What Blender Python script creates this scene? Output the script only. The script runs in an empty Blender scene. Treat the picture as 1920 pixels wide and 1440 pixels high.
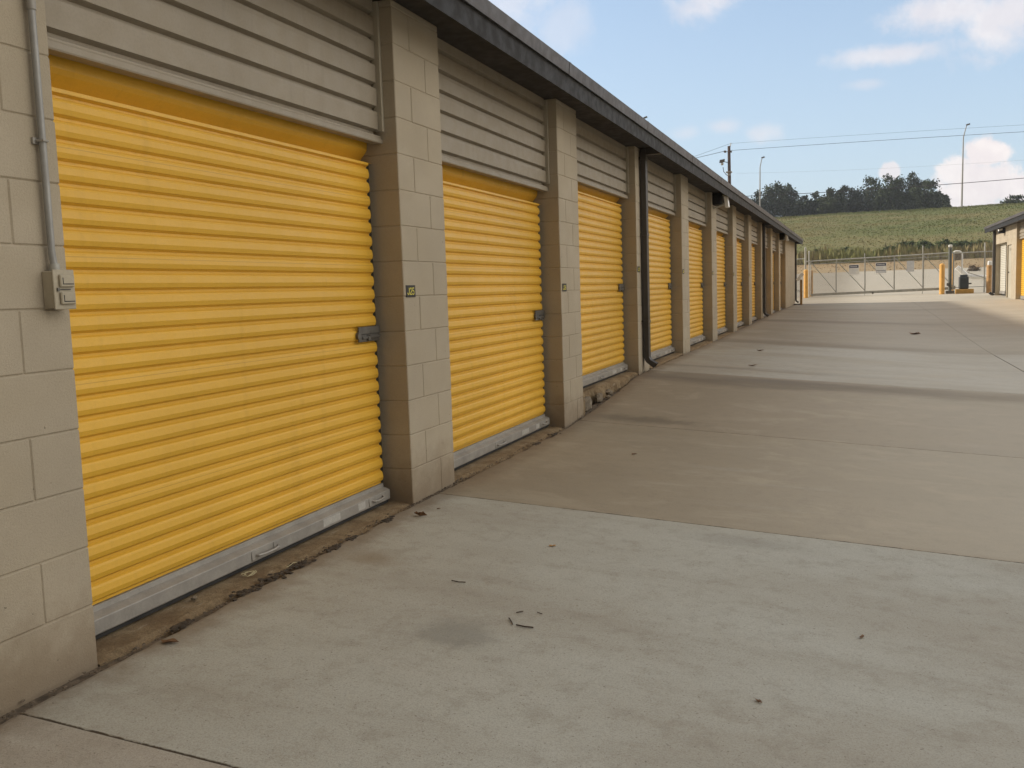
import bpy, math, random
from mathutils import Vector, Matrix
random.seed(7)
C = bpy.context.scene.collection
D = bpy.data
sc = bpy.context.scene

# ------------------------------------------------------------------ camera
YAW, PIT, ROL, FPX, CX, CZ = -0.358653688, -0.0991835386, -0.0330446140, 1736.28877, 2.458212, 1.22296
_f = Vector((math.sin(YAW)*math.cos(PIT), math.cos(YAW)*math.cos(PIT), math.sin(PIT)))
_r = Vector((math.cos(YAW), -math.sin(YAW), 0)); _u = _r.cross(_f)
CR = math.cos(ROL)*_r + math.sin(ROL)*_u
CU = -math.sin(ROL)*_r + math.cos(ROL)*_u
cam = D.objects.new('camera', D.cameras.new('camera')); C.objects.link(cam)
cam.data.sensor_width = 36; cam.data.lens = FPX/1920*36
cam.data.clip_start = 0.05; cam.data.clip_end = 3000
m = Matrix((CR, CU, -_f)).transposed().to_4x4(); m.translation = Vector((CX, 0, CZ)); cam.matrix_world = m
sc.camera = cam
def vdir(px, py):
    return (_f + CR*((px-960)/FPX) - CU*((py-720)/FPX)).normalized()
def at(px, py, Y):            # the point at depth Y (metres) seen at a place of the survey photo
    d = vdir(px, py); t = Y/d.y
    return Vector((CX, 0, CZ)) + d*t

# ------------------------------------------------------------------ terrain heights
KEYS = [(-60,-.2),(2,0),(8,.0),(8.6,.04),(10.9,.2),(14,.212),(17,.215),(23,.245),(29,.30),(35,.315),(41,.32),(52,.39),(98,2.05),(118,3.35),(186,13.8),(196,14.1),(400,14.4),(900,14.4)]
def lin(x, ks):
    if x <= ks[0][0]: return ks[0][1]
    for (a, b), (c, d) in zip(ks, ks[1:]):
        if x <= c: return b + (d-b)*(x-a)/(c-a)
    return ks[-1][1]
def zf(Y):
    w = .25 if Y < 40 else 3.0
    return sum(lin(Y+k*w, KEYS) for k in (-1, -.5, 0, .5, 1))/5
def gz(X, Y):
    s = lin(Y, [(-60, .065), (18, .065), (44, 0)])
    t = min(max(X-.05, 0), 4.3)
    return zf(Y) - s*t

# ------------------------------------------------------------------ mesh builder
class MB:
    def __init__(s): s.v = []; s.f = []
    def add(s, vs, fs):
        n = len(s.v); s.v += [tuple(p) for p in vs]; s.f += [tuple(i+n for i in f) for f in fs]; return s
    def box(s, x0, x1, y0, y1, z0, z1):
        return s.add([(x0,y0,z0),(x1,y0,z0),(x1,y1,z0),(x0,y1,z0),(x0,y0,z1),(x1,y0,z1),(x1,y1,z1),(x0,y1,z1)],
                     [(0,3,2,1),(4,5,6,7),(0,1,5,4),(1,2,6,5),(2,3,7,6),(3,0,4,7)])
    def cbox(s, x0, x1, y0, y1, z0, z1, c=.004):       # box with chamfered edges
        X, Y, Z = (x0, x1), (y0, y1), (z0, z1); S = (1, -1); vs = []; ix = {}
        for i in (0, 1):
            for j in (0, 1):
                for k in (0, 1):
                    for a in range(3):
                        p = [X[i], Y[j], Z[k]]
                        for b, sg in enumerate((S[i], S[j], S[k])):
                            if b != a: p[b] += sg*c
                        ix[(i,j,k,a)] = len(vs); vs.append(p)
        fs = []
        def q(*ks): fs.append(tuple(ix[k] for k in ks))
        for e in (0, 1):
            o = [(0,0),(0,1),(1,1),(1,0)] if e == 0 else [(0,0),(1,0),(1,1),(0,1)]
            q(*[(e,a,b,0) for a, b in o])
            q(*[(b,e,a,1) for a, b in o])
            q(*[(a,b,e,2) for a, b in o])
        for a in range(3):
            b, c2 = (a+1) % 3, (a+2) % 3
            for eb in (0, 1):
                for ec in (0, 1):
                    def K(ea, fa):
                        t = [0,0,0]; t[a] = ea; t[b] = eb; t[c2] = ec; return (*t, fa)
                    o = [K(0,b), K(1,b), K(1,c2), K(0,c2)]
                    q(*(o if (eb ^ ec) else o[::-1]))
        for i in (0, 1):
            for j in (0, 1):
                for k in (0, 1):
                    o = [(i,j,k,0),(i,j,k,1),(i,j,k,2)]
                    q(*(o if (i+j+k) % 2 else o[::-1]))
        return s.add(vs, fs)
    def obox(s, c, ax, ay, az):                        # box from centre and three half-axes
        c = Vector(c); ax, ay, az = Vector(ax), Vector(ay), Vector(az)
        vs = [c+i*ax+j*ay+k*az for k in (-1, 1) for i, j in ((-1,-1),(1,-1),(1,1),(-1,1))]
        return s.add(vs, [(0,3,2,1),(4,5,6,7),(0,1,5,4),(1,2,6,5),(2,3,7,6),(3,0,4,7)])
    def tube(s, pts, r, n=8, caps=True):
        pts = [Vector(p) for p in pts]; rs = r if isinstance(r, (list, tuple)) else [r]*len(pts)
        base = len(s.v); ref = None
        for i, p in enumerate(pts):
            t = (pts[min(i+1, len(pts)-1)] - pts[max(i-1, 0)]).normalized()
            if ref is None: ref = Vector((0,0,1)) if abs(t.z) < .9 else Vector((1,0,0))
            a = t.cross(ref).normalized(); b = t.cross(a); ref = -b if False else ref
            for k in range(n):
                th = 2*math.pi*k/n
                s.v.append(tuple(p + a*math.cos(th)*rs[i] + b*math.sin(th)*rs[i]))
        for i in range(len(pts)-1):
            for k in range(n):
                k2 = (k+1) % n
                s.f.append((base+i*n+k, base+i*n+k2, base+(i+1)*n+k2, base+(i+1)*n+k))
        if caps:
            s.f.append(tuple(base+k for k in range(n))[::-1]); s.f.append(tuple(base+(len(pts)-1)*n+k for k in range(n)))
        return s
    def extrude_y(s, prof, y0, y1, closed=True):       # (x,z) profile loop extruded along y
        n = len(prof)
        vs = [(x, y0, z) for x, z in prof] + [(x, y1, z) for x, z in prof]
        fs = [(i, (i+1) % n, (i+1) % n+n, i+n) for i in range(n if closed else n-1)]
        if closed: fs += [tuple(range(n))[::-1], tuple(range(n, 2*n))]
        return s.add(vs, fs)
    def blob(s, c, r, seed=0, n=7, m_=5, rough=.25, sq=(1,1,1)):
        rnd = random.Random(seed); c = Vector(c); vs = [c+Vector((0,0,-r*sq[2]))]
        for i in range(1, m_):
            ph = math.pi*i/m_
            for k in range(n):
                th = 2*math.pi*k/n; rr = r*(1+rnd.uniform(-rough, rough))
                vs.append(c+Vector((rr*math.sin(ph)*math.cos(th)*sq[0], rr*math.sin(ph)*math.sin(th)*sq[1], -rr*math.cos(ph)*sq[2])))
        vs.append(c+Vector((0,0,r*sq[2]))); L = len(vs)-1
        fs = [(0, 1+(k+1) % n, 1+k) for k in range(n)]
        for i in range(m_-2):
            for k in range(n):
                a = 1+i*n; fs.append((a+k, a+(k+1) % n, a+n+(k+1) % n, a+n+k))
        a = 1+(m_-2)*n; fs += [(a+k, a+(k+1) % n, L) for k in range(n)]
        return s.add(vs, fs)
    def build(s, name, mat, parent=None, origin=(0,0,0), smooth=False):
        me = D.meshes.new(name); o = Vector(origin)
        me.from_pydata([tuple(Vector(v)-o) for v in s.v], [], s.f); me.validate()
        if mat: me.materials.append(mat)
        if smooth:
            me.polygons.foreach_set('use_smooth', [True]*len(me.polygons))
            try: me.set_sharp_from_angle(angle=math.radians(40))
            except Exception: pass
        ob = D.objects.new(name, me); C.objects.link(ob)
        if parent is not None: ob.parent = parent
        else: ob.location = o
        return ob
def tag(o, label=None, cat=None, group=None, kind=None):
    for k, v in (('label', label), ('category', cat), ('group', group), ('kind', kind)):
        if v: o[k] = v
    return o
def empty(name, loc, label, cat, group=None):
    o = D.objects.new(name, None); C.objects.link(o); o.location = loc; o.empty_display_size = .2
    return tag(o, label, cat, group)
class Thing:                                            # an Empty root; parts are given in world coordinates
    def __init__(s, name, loc, label, cat, group=None):
        s.o = Vector(loc); s.root = empty(name, loc, label, cat, group)
    def part(s, name, mb, mat, parent=None, smooth=False):
        return mb.build(name, mat, parent or s.root, s.o, smooth)
def copy_tree(o, parent=None):
    c = o.copy(); C.objects.link(c); c.parent = parent
    for ch in list(o.children): copy_tree(ch, c)
    return c

# ------------------------------------------------------------------ materials
def newmat(name):
    mt = D.materials.new(name); mt.use_nodes = True; nt = mt.node_tree
    return mt, nt, nt.nodes['Principled BSDF']
class N:
    def __init__(s, nt): s.nt = nt; s.n = nt.nodes; s.l = nt.links
    def node(s, t, **kw):
        x = s.n.new(t)
        for k, v in kw.items(): setattr(x, k, v)
        return x
    def link(s, a, b): s.l.new(a, b)
    def inp(s, sock, v):
        if hasattr(v, 'links'): s.link(v, sock)
        else: sock.default_value = v
    def math(s, op, a, b=0.0, c=0.0, clamp=False):
        x = s.node('ShaderNodeMath', operation=op, use_clamp=clamp)
        for i, v in enumerate((a, b, c)):
            if i < len(x.inputs): s.inp(x.inputs[i], v)
        return x.outputs[0]
    def mix(s, f, a, b, bt='MIX'):
        x = s.node('ShaderNodeMix', data_type='RGBA', blend_type=bt)
        s.inp(x.inputs['Factor'], f)
        for nm, v in (('A', a), ('B', b)):
            k = [i for i in x.inputs if i.name == nm and i.type == 'RGBA'][0]
            s.inp(k, (*v, 1) if isinstance(v, tuple) and len(v) == 3 else v)
        return [o for o in x.outputs if o.type == 'RGBA'][0]
    def noise(s, vec, scale, detail=4, rough=.55, dist=0.0):
        x = s.node('ShaderNodeTexNoise'); s.inp(x.inputs['Vector'], vec)
        x.inputs['Scale'].default_value = scale; x.inputs['Detail'].default_value = detail
        x.inputs['Roughness'].default_value = rough; x.inputs['Distortion'].default_value = dist
        return x.outputs[0]
    def remap(s, v, a, b, c=0.0, d=1.0, sm=True):
        x = s.node('ShaderNodeMapRange', interpolation_type='SMOOTHSTEP' if sm else 'LINEAR')
        s.inp(x.inputs[0], v)
        for i, k in enumerate((a, b, c, d)): x.inputs[i+1].default_value = k
        return x.outputs[0]
    def coord(s, scale=(1,1,1), world=True):
        if world: src = s.node('ShaderNodeNewGeometry').outputs['Position']
        else: src = s.node('ShaderNodeTexCoord').outputs['Object']
        mp = s.node('ShaderNodeMapping'); s.link(src, mp.inputs[0]); mp.inputs['Scale'].default_value = scale
        return mp.outputs[0]
    def bump(s, h, strength=.3, dist=.01, normal=None):
        x = s.node('ShaderNodeBump'); s.inp(x.inputs['Height'], h)
        x.inputs['Strength'].default_value = strength; x.inputs['Distance'].default_value = dist
        if normal is not None: s.link(normal, x.inputs['Normal'])
        return x.outputs[0]
def painted(name, col, rough=.6, var=.12, vscale=1.5, fine=.0, bump=.0, bscale=60, metal=0., dirt=None, streak=None, spec=.5, coat=0):
    mt, nt, bs = newmat(name); k = N(nt); p = k.coord()
    n1 = k.noise(p, vscale, 5, .6)
    dk = tuple(c*(1-var) for c in col); lt = tuple(min(1, c*(1+var)) for c in col)
    c = k.mix(k.remap(n1, .3, .7), dk, lt)
    if fine: c = k.mix(k.remap(k.noise(p, 90, 3, .7), .35, .7, 0, fine), c, tuple(x*.55 for x in col))
    if streak:
        st = k.noise(k.coord((6, 6, .5)), 2.2, 4, .6)
        c = k.mix(k.remap(st, .52, .75, 0, streak), c, tuple(x*.6 for x in col))
    if dirt: c = k.mix(k.remap(k.noise(p, 5, 5, .65), .5, .8, 0, dirt[3]), c, dirt[:3])
    k.inp(bs.inputs['Base Color'], c); bs.inputs['Metallic'].default_value = metal
    bs.inputs['Specular IOR Level'].default_value = spec
    k.inp(bs.inputs['Roughness'], k.remap(k.noise(p, 12, 3), .3, .7, rough*.85, min(1, rough*1.15)))
    if bump:
        k.link(k.bump(k.noise(p, bscale, 4, .7), bump, .004), bs.inputs['Normal'])
    if coat: bs.inputs['Coat Weight'].default_value = coat; bs.inputs['Coat Roughness'].default_value = .25
    return mt
M = {}
# masonry paint, with splash-back dirt low on the wall and mildew blotches
def mk_block(name, col):
    mt, nt, bs = newmat(name); k = N(nt); p = k.coord()
    n = k.noise(p, 1.1, 6, .62)
    c = k.mix(k.remap(n, .3, .72), tuple(x*.88 for x in col), tuple(min(1, x*1.07) for x in col))
    blk = k.noise(k.coord((2.4, 2.4, 4.9)), 1.0, 1, .3)
    c = k.mix(k.remap(blk, .35, .65, 0, .35), c, (col[0]*.88, col[1]*.86, col[2]*.80))
    c = k.mix(k.remap(k.noise(p, 160, 2, .8), .42, .68, 0, .22), c, tuple(x*.6 for x in col))
    sep = k.node('ShaderNodeSeparateXYZ'); k.link(p, sep.inputs[0])
    low = k.math('ADD', sep.outputs[2], k.math('MULTIPLY', k.noise(p, 6, 5, .7), -.5))
    c = k.mix(k.remap(low, -.28, .12, .62, 0), c, (.17, .12, .075))
    pit = k.remap(k.noise(p, 34, 2, .5), .745, .775, 0, .6)
    c = k.mix(pit, c, (.10, .085, .06))
    k.inp(bs.inputs['Base Color'], c); bs.inputs['Roughness'].default_value = .8; bs.inputs['Specular IOR Level'].default_value = .25
    h = k.math('ADD', k.noise(p, 130, 4, .8), k.math('MULTIPLY', pit, -1.5))
    k.link(k.bump(h, .65, .004), bs.inputs['Normal'])
    return mt
M['block'] = mk_block('beige_block_paint', (.425, .37, .285))
M['header'] = painted('beige_metal_siding', (.29, .25, .19), .55, .07, .8, fine=.15, streak=.25, bump=.12, bscale=25)
M['header_trim'] = painted('beige_metal_trim', (.40, .365, .29), .5, .06, 2)
M['yellow'] = painted('yellow_door_enamel', (.680, .395, .040), .45, .07, .7, fine=.10, streak=.20, bump=.14, bscale=7, spec=.4, coat=.08)
M['galv'] = painted('galvanised_steel', (.31, .295, .27), .5, .14, 7, fine=.2, bump=.1, metal=.2)
M['galv_dull'] = painted('weathered_galvanised_pipe', (.40, .40, .37), .55, .12, 5, metal=.3)
M['steel_dark'] = painted('dark_latch_steel', (.13, .125, .115), .45, .2, 20, metal=.4)
M['plate'] = painted('printed_steel_plate', (.44, .43, .40), .5, .1, 40, fine=.3)
M['conduit'] = painted('grey_conduit', (.29, .29, .28), .45, .12, 9, metal=.2)
M['rubber'] = painted('black_rubber', (.02, .02, .02), .8, .2, 8)
M['fascia'] = painted('charcoal_fascia_metal', (.020, .0195, .020), .65, .14, .5, fine=.1, bump=.1, bscale=10, spec=.25)
M['drip'] = painted('grey_gutter_lip', (.068, .062, .064), .55, .25, 1.6, fine=.2, streak=.2)
M['soffit'] = painted('dark_soffit_board', (.035, .030, .026), .8, .2, 1)
M['roof'] = painted('grey_roof_sheet', (.16, .155, .15), .6, .15, .5)
M['spout'] = painted('dark_bronze_spout', (.055, .05, .046), .45, .2, 3, fine=.15)
M['black'] = painted('black_paint', (.012, .012, .012), .5, .2, 5)
M['lettering'] = painted('yellow_lettering', (.78, .70, .12), .5, .05, 5)
M['box'] = painted('tan_cover_plastic', (.37, .33, .25), .5, .1, 9, fine=.15)
M['white'] = painted('white_enamel', (.86, .86, .84), .4, .06, 3, streak=.15)
M['pale_door'] = painted('off_white_door', (.50, .48, .42), .55, .06, 3, streak=.2)
M['soil_dark'] = painted('wet_dark_soil', (.055, .042, .030), .95, .4, 40, fine=.4, bump=.8, bscale=80)
M['sign_blue'] = painted('navy_sign_ink', (.035, .045, .10), .5, .1, 5)
M['sign_pale'] = painted('pale_sign_print', (.66, .69, .74), .5, .06, 9)
M['bollard'] = painted('bollard_yellow', (.72, .40, .10), .5, .12, 5, fine=.2, dirt=(.3, .2, .1, .35))
M['bollard_old'] = painted('faded_bollard_orange', (.46, .27, .11), .6, .2, 7, fine=.3)
M['orange'] = painted('orange_plinth_paint', (.56, .33, .09), .6, .15, 5, fine=.2)
M['opbox'] = painted('dark_operator_housing', (.04, .048, .055), .45, .15, 5)
M['post'] = painted('dark_green_post', (.10, .11, .10), .5, .15, 6)
M['wood'] = painted('tarred_pole_wood', (.085, .06, .055), .9, .25, 4)
M['lamp'] = painted('lamp_column_metal', (.33, .33, .33), .5, .08, 3)
M['wire'] = painted('power_cable_sheath', (.05, .05, .055), .6, .1, 3)
M['keypost'] = painted('weathered_tan_post', (.33, .21, .09), .8, .2, 12)
M['inner'] = painted('unit_interior_shade', (.03, .027, .022), .9, .1, 2)
M['leaf_dead'] = painted('dry_leaf', (.16, .085, .04), .8, .35, 60)
M['twig'] = painted('dry_twig', (.07, .05, .035), .9, .3, 50)
M['string'] = painted('pale_plant_string', (.50, .45, .28), .8, .1, 30)
M['soil'] = painted('damp_crumbly_soil', (.13, .10, .07), .95, .45, 30, fine=.4, bump=.9, bscale=70)
M['chunk'] = painted('broken_concrete', (.20, .165, .12), .95, .3, 9, fine=.35, bump=.9, bscale=30, dirt=(.42, .40, .36, .5))
M['bark'] = painted('tree_bark', (.09, .07, .055), .9, .3, 5)
def add_seams(mt, zs):                     # thin lapped seams between the curtain sheets
    nt = mt.node_tree; k = N(nt); bs = nt.nodes['Principled BSDF']; src = bs.inputs['Base Color'].links[0].from_socket
    sp = k.node('ShaderNodeSeparateXYZ'); k.link(k.coord(world=False), sp.inputs[0]); v = None
    for z in zs:
        d = k.remap(k.math('ABSOLUTE', k.math('SUBTRACT', sp.outputs[2], z)), .0008, .0022, .35, 0)
        v = d if v is None else k.math('MAXIMUM', v, d)
    k.link(k.mix(v, src, (.22, .11, .012)), bs.inputs['Base Color'])
add_seams(M['yellow'], (.478, .936, 1.393, 1.774))
# threshold concrete
def mk_sill():
    mt, nt, bs = newmat('tan_threshold_concrete'); k = N(nt); p = k.coord()
    c = k.mix(k.remap(k.noise(p, 7, 6, .7), .3, .7), (.22, .15, .085), (.37, .285, .175))
    c = k.mix(k.remap(k.noise(p, 40, 4, .75), .5, .7, 0, .6), c, (.13, .095, .06))
    c = k.mix(k.remap(k.noise(p, 170, 2, .8), .42, .62, 0, .5), c, (.14, .11, .075))
    c = k.mix(k.remap(k.noise(k.coord((1, .35, 1)), 13, 4, .75), .60, .72, 0, .55), c, (.45, .41, .32))
    k.inp(bs.inputs['Base Color'], c); bs.inputs['Roughness'].default_value = .95; bs.inputs['Specular IOR Level'].default_value = .15
    k.link(k.bump(k.math('ADD', k.noise(p, 45, 6, .8), k.math('MULTIPLY', k.noise(p, 190, 3, .8), .6)), .9, .012), bs.inputs['Normal'])
    return mt
M['sill'] = mk_sill()
# yard paving: one slab colour per pour
JOINTS = [-7.3, -4.2, -1.1, 2.0, 5.1, 8.2, 11.3, 16.9, 20.0, 24.6, 29.2, 33.8, 38.4, 43, 47.6, 52.2]
XJ = [4.55, 9.5]
def mk_paving():
    mt, nt, bs = newmat('poured_concrete_paving'); k = N(nt); p = k.coord()
    sep = k.node('ShaderNodeSeparateXYZ'); k.link(p, sep.inputs[0]); X, Y = sep.outputs[0], sep.outputs[1]
    wob = k.math('MULTIPLY', k.math('SUBTRACT', k.noise(p, 14, 4, .7), .5), .016)
    Yw = k.math('ADD', Y, wob)
    zones = [(-60, (.43, .40, .345)), (2.0, (.455, .457, .405)), (5.1, (.375, .325, .24)), (8.2, (.365, .31, .23)), (11.3, (.50, .485, .43)),
             (16.9, (.40, .355, .285)), (24.6, (.40, .36, .29)), (33.8, (.42, .375, .30)), (43, (.44, .39, .305)), (52.2, (.36, .325, .26)), (66, (.34, .31, .25))]
    c = zones[0][1]
    for y, col in zones[1:]:
        c = k.mix(k.remap(Yw, y-.004, y+.004, 0, 1, False) if y < 20 else k.remap(Yw, y-.03, y+.03, 0, 1, False), c, col)
    # trowelled cloudiness, streaks across the drive
    big = k.noise(k.coord((.55, 1.0, 1)), .8, 5, .62, .4)
    c = k.mix(k.remap(big, .40, .64, 0, .38), c, (.26, .22, .165), 'MIX')
    st = k.noise(k.coord((.35, 2.6, 1)), 1.3, 6, .68, .3)
    c = k.mix(k.remap(st, .49, .76, 0, .26), c, (.235, .205, .155))
    c = k.mix(k.remap(k.noise(k.coord((.5, 2.2, 1)), 1.9, 5, .65, .2), .55, .80, 0, .30), c, (.51, .49, .44))
    c = k.mix(k.remap(k.noise(p, 9, 6, .75), .46, .68, 0, .30), c, (.22, .19, .145))
    c = k.mix(k.remap(k.noise(p, 150, 2, .8), .42, .66, 0, .34), c, (.19, .17, .14))
    c = k.mix(k.remap(k.noise(p, 85, 2, .6), .66, .71, 0, .55), c, (.12, .095, .07))
    skylit = k.math('MULTIPLY', k.remap(k.math('ADD', X, k.math('MULTIPLY', k.math('SUBTRACT', big, .5), 2.5)), .8, 3.6, 0, .42), k.remap(Y, 5.0, 5.2, .15, 1))
    c = k.mix(skylit, c, (.56, .525, .44))  # lightening towards the open drive is sky light put into the colour
    mot = k.math('MULTIPLY', k.remap(k.noise(k.coord((.8, 1.3, 1)), 1.7, 6, .68, .5), .50, .66, 0, .38), k.remap(Y, 5.1, 5.2, 0, 1))
    c = k.mix(mot, c, (.50, .445, .345))
    shaded = k.math('MULTIPLY', k.remap(k.math('ADD', X, k.math('MULTIPLY', k.math('SUBTRACT', st, .5), 1.6)), .4, 2.8, .42, 0), k.remap(Y, 5.0, 5.2, .2, 1))
    c = k.mix(shaded, c, (.21, .175, .12))  # darkening near the wall is painted shade, where the building hides the sky
    def spot(x, y, rx, ry, s, col, sharp=.5):
        nonlocal c
        dx = k.math('DIVIDE', k.math('SUBTRACT', X, x), rx); dy = k.math('DIVIDE', k.math('SUBTRACT', Y, y), ry)
        d = k.math('SQRT', k.math('ADD', k.math('MULTIPLY', dx, dx), k.math('MULTIPLY', dy, dy)))
        d = k.math('ADD', d, k.math('MULTIPLY', k.math('SUBTRACT', k.noise(p, 5.0, 6, .75), .5), 1.5))
        c = k.mix(k.remap(d, sharp, 1.05, s, 0), c, col)
    spot(1.03, 3.10, .22, .17, .50, (.19, .185, .16), .25)
    spot(1.9, 4.86, .42, .15, .32, (.22, .205, .175), .2)
    spot(.30, 3.80, .20, .17, .50, (.20, .145, .08), .1)
    spot(.55, 8.45, .75, .22, .65, (.13, .11, .08), .1)
    spot(.0, 5.6, .5, .5, .3, (.24, .17, .10), .1)
    def band(y, w, s, x0, x1, col):
        nonlocal c
        d = k.math('ABSOLUTE', k.math('ADD', k.math('SUBTRACT', Y, y), k.math('MULTIPLY', k.math('SUBTRACT', k.noise(k.coord((.4, 1, 1)), 1.6, 5, .65), .5), 1.1)))
        a = k.math('MULTIPLY', k.remap(d, 0.0, w, s, 0), k.remap(X, x0, x1, 1, 0))
        c = k.mix(a, c, col)
    band(10.85, .55, .75, .5, 7.5, (.15, .125, .095))
    band(12.15, .28, .55, .4, 3.6, (.18, .155, .12))
    band(17.3, .9, .55, 1.0, 6.5, (.20, .165, .125))
    band(25.2, .9, .55, 1.0, 7.0, (.17, .14, .11))
    band(33.0, 1.1, .45, 1.0, 7.0, (.19, .165, .14))
    band(40.2, 1.2, .5, 1.0, 6.0, (.20, .17, .14))
    # grime gathered against the wall and in the joints
    edge = k.math('ADD', X, k.math('MULTIPLY', k.noise(p, 5, 5, .7), -.30))
    c = k.mix(k.math('MULTIPLY', k.remap(edge, -.12, .10, .75, 0), k.math('LESS_THAN', Y, 40.7)), c, (.17, .125, .08))
    jl = None
    nz = k.math('MULTIPLY', k.math('SUBTRACT', k.noise(p, 14, 4, .7), .5), .016)
    for src, lst in ((Y, JOINTS[3:12]), (X, XJ)):
        for j in lst:
            lim_ = src is X
            d = k.math('ABSOLUTE', k.math('ADD', k.math('SUBTRACT', src, j), nz))
            v = k.remap(d, .0022, .0055 if src is Y else .010, 1, 0)
            if j in (8.2, 20.0): v = k.math('MULTIPLY', v, .6)
            if lim_: v = k.math('MULTIPLY', v, k.remap(Y, 16.8, 16.95, 1, .25))
            jl = v if jl is None else k.math('MAXIMUM', jl, v)
    cn = k.noise(p, .55, 5, .6, .4)          # one or two hairline cracks
    crack = k.remap(k.math('ABSOLUTE', k.math('SUBTRACT', cn, .455)), .0, .0008, .35, 0)
    jl2 = k.math('MAXIMUM', jl, k.math('MULTIPLY', crack, .0))
    c = k.mix(jl2, c, (.085, .068, .05))
    k.inp(bs.inputs['Base Color'], c); bs.inputs['Specular IOR Level'].default_value = .3
    k.inp(bs.inputs['Roughness'], k.remap(big, .3, .7, .72, .9))
    h = k.math('ADD', k.noise(p, 190, 3, .8), k.math('MULTIPLY', k.noise(p, 24, 4, .7), .8))
    h = k.math('ADD', h, k.math('MULTIPLY', jl, -2.5))
    k.link(k.bump(h, .35, .004), bs.inputs['Normal'])
    return mt
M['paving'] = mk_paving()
def mk_grass(name, a, b, c3, s=1.0):
    mt, nt, bs = newmat(name); k = N(nt); p = k.coord()
    c = k.mix(k.remap(k.noise(k.coord((.4, 1, 1)), .12*s, 6, .65), .38, .62), a, b)
    c = k.mix(k.remap(k.noise(k.coord((.6, 1, 1)), .5*s, 6, .7), .48, .70, 0, .75), c, c3)
    c = k.mix(k.remap(k.noise(p, 3.0*s, 4, .7), .45, .7, 0, .25), c, tuple(x*.55 for x in a))
    k.inp(bs.inputs['Base Color'], c); bs.inputs['Roughness'].default_value = .95; bs.inputs['Specular IOR Level'].default_value = .1
    k.link(k.bump(k.noise(p, 5, 5, .8), .35, .12), bs.inputs['Normal'])
    return mt
M['hill'] = mk_grass('embankment_grass', (.125, .143, .053), (.185, .168, .077), (.145, .165, .06))
M['dry'] = mk_grass('dry_verge_grass', (.30, .215, .12), (.34, .26, .155), (.27, .21, .11))
M['blades'] = mk_grass('meadow_blades', (.175, .205, .072), (.27, .24, .11), (.21, .23, .085))
M['weeds'] = mk_grass('tall_weed_stalks', (.21, .22, .085), (.31, .25, .14), (.23, .245, .095), 3)
def mk_foliage(name, dark, light, sc_=.9):
    mt, nt, bs = newmat(name); k = N(nt); p = k.coord()
    c = k.mix(k.remap(k.noise(p, sc_, 4, .6), .35, .65), dark, light)
    c = k.mix(k.remap(k.noise(p, 7, 2, .6), .4, .7, 0, .5), c, tuple(x*1.5 for x in light))
    k.inp(bs.inputs['Base Color'], c); bs.inputs['Roughness'].default_value = .8; bs.inputs['Specular IOR Level'].default_value = .2
    try: bs.inputs['Subsurface Weight'].default_value = 0
    except Exception: pass
    return mt
M['crown'] = mk_foliage('oak_foliage', (.030, .045, .024), (.055, .075, .036), .5)
M['crown2'] = mk_foliage('cedar_foliage', (.026, .040, .027), (.045, .062, .036), .7)
M['shrub'] = mk_foliage('shrub_foliage', (.055, .08, .03), (.10, .13, .05), .8)
M['shrub_brown'] = mk_foliage('dead_shrub_twigs', (.10, .07, .045), (.16, .11, .07), 2)

# ------------------------------------------------------------------ left building
P, W, PW = 3.048, 2.4384, .6096
Y0R = 2.38969
def pl(k): return Y0R - PW + P*k          # near edge of pier k
CO = .2032; ZA = 1.42
ZS = 2.88                                  # soffit height
def block_wall(mb, y0, y1, zb, zt, off=0, x0=-.40, x1=0., bl=.4064, sgn=1, jit=.0012):
    n0 = math.floor((zb-ZA)/CO); n1 = math.ceil((zt-ZA)/CO)
    for n in range(n0, n1):
        a, b = max(zb, ZA+n*CO), min(zt, ZA+(n+1)*CO)
        if n < -7 and zb > -.3: continue
        if n == -7: a = zb
        if b-a < .01: continue
        y = y0; first = bl/2 if (n+off) % 2 == 0 else bl
        while y < y1-.01:
            e = min(y+first, y1); first = bl
            if y1-e < .05: e = y1
            j = random.uniform(-jit, jit)
            xa, xb = (x0, x1+j) if sgn > 0 else (x1-j, x0)
            mb.cbox(xa, xb, y+(.0015 if y > y0 else 0), e-(.0015 if e < y1 else 0), a+.0012, b-.0012, .0045)
            y = e
    if sgn > 0: mb.box(x0+.002, x1-.0048, y0+.004, y1-.004, zb, zt)
    else: mb.box(x1+.0048, x0-.002, y0+.004, y1-.004, zb, zt)
    return mb
B = Thing('storage_building', (0, pl(-1), 0), 'long beige block storage building with yellow roll-up doors and charcoal eave', 'storage building')
YE0, YE1 = pl(11), 40.65
def sill_z(k): return .006 if k <= 1 else .225     # door k stands between pier k and k+1
for k in range(-1, 11):
    mb = MB(); block_wall(mb, pl(k), pl(k)+PW, -.25, ZS, off=(1 if k == 0 else 0))
    B.part('block_pier', mb, M['block'])
mb = MB(); block_wall(mb, YE0, YE1, -.1, ZS, off=0); B.part('block_wall', mb, M['block'])
mb = MB(); mb.box(-9.0, -8.8, pl(-1), YE1, -.2, ZS+.0)
B.part('back_wall', mb, M['block'])
mb = MB(); mb.box(-8.8, -.40, YE1-.2, YE1-.004, -.2, ZS); B.part('gable_wall', mb, M['block'])
mb = MB(); mb.box(-8.8, -.40, pl(-1)+.004, pl(-1)+.2, -.2, ZS); B.part('gable_wall', mb, M['block'])
mb = MB(); mb.box(-.62, -.60, pl(-1)+.2, YE0, -.2, ZS-.01); B.part('dark_backing', mb, M['inner'])  # dark sheet added in place of the shade inside the units
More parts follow.
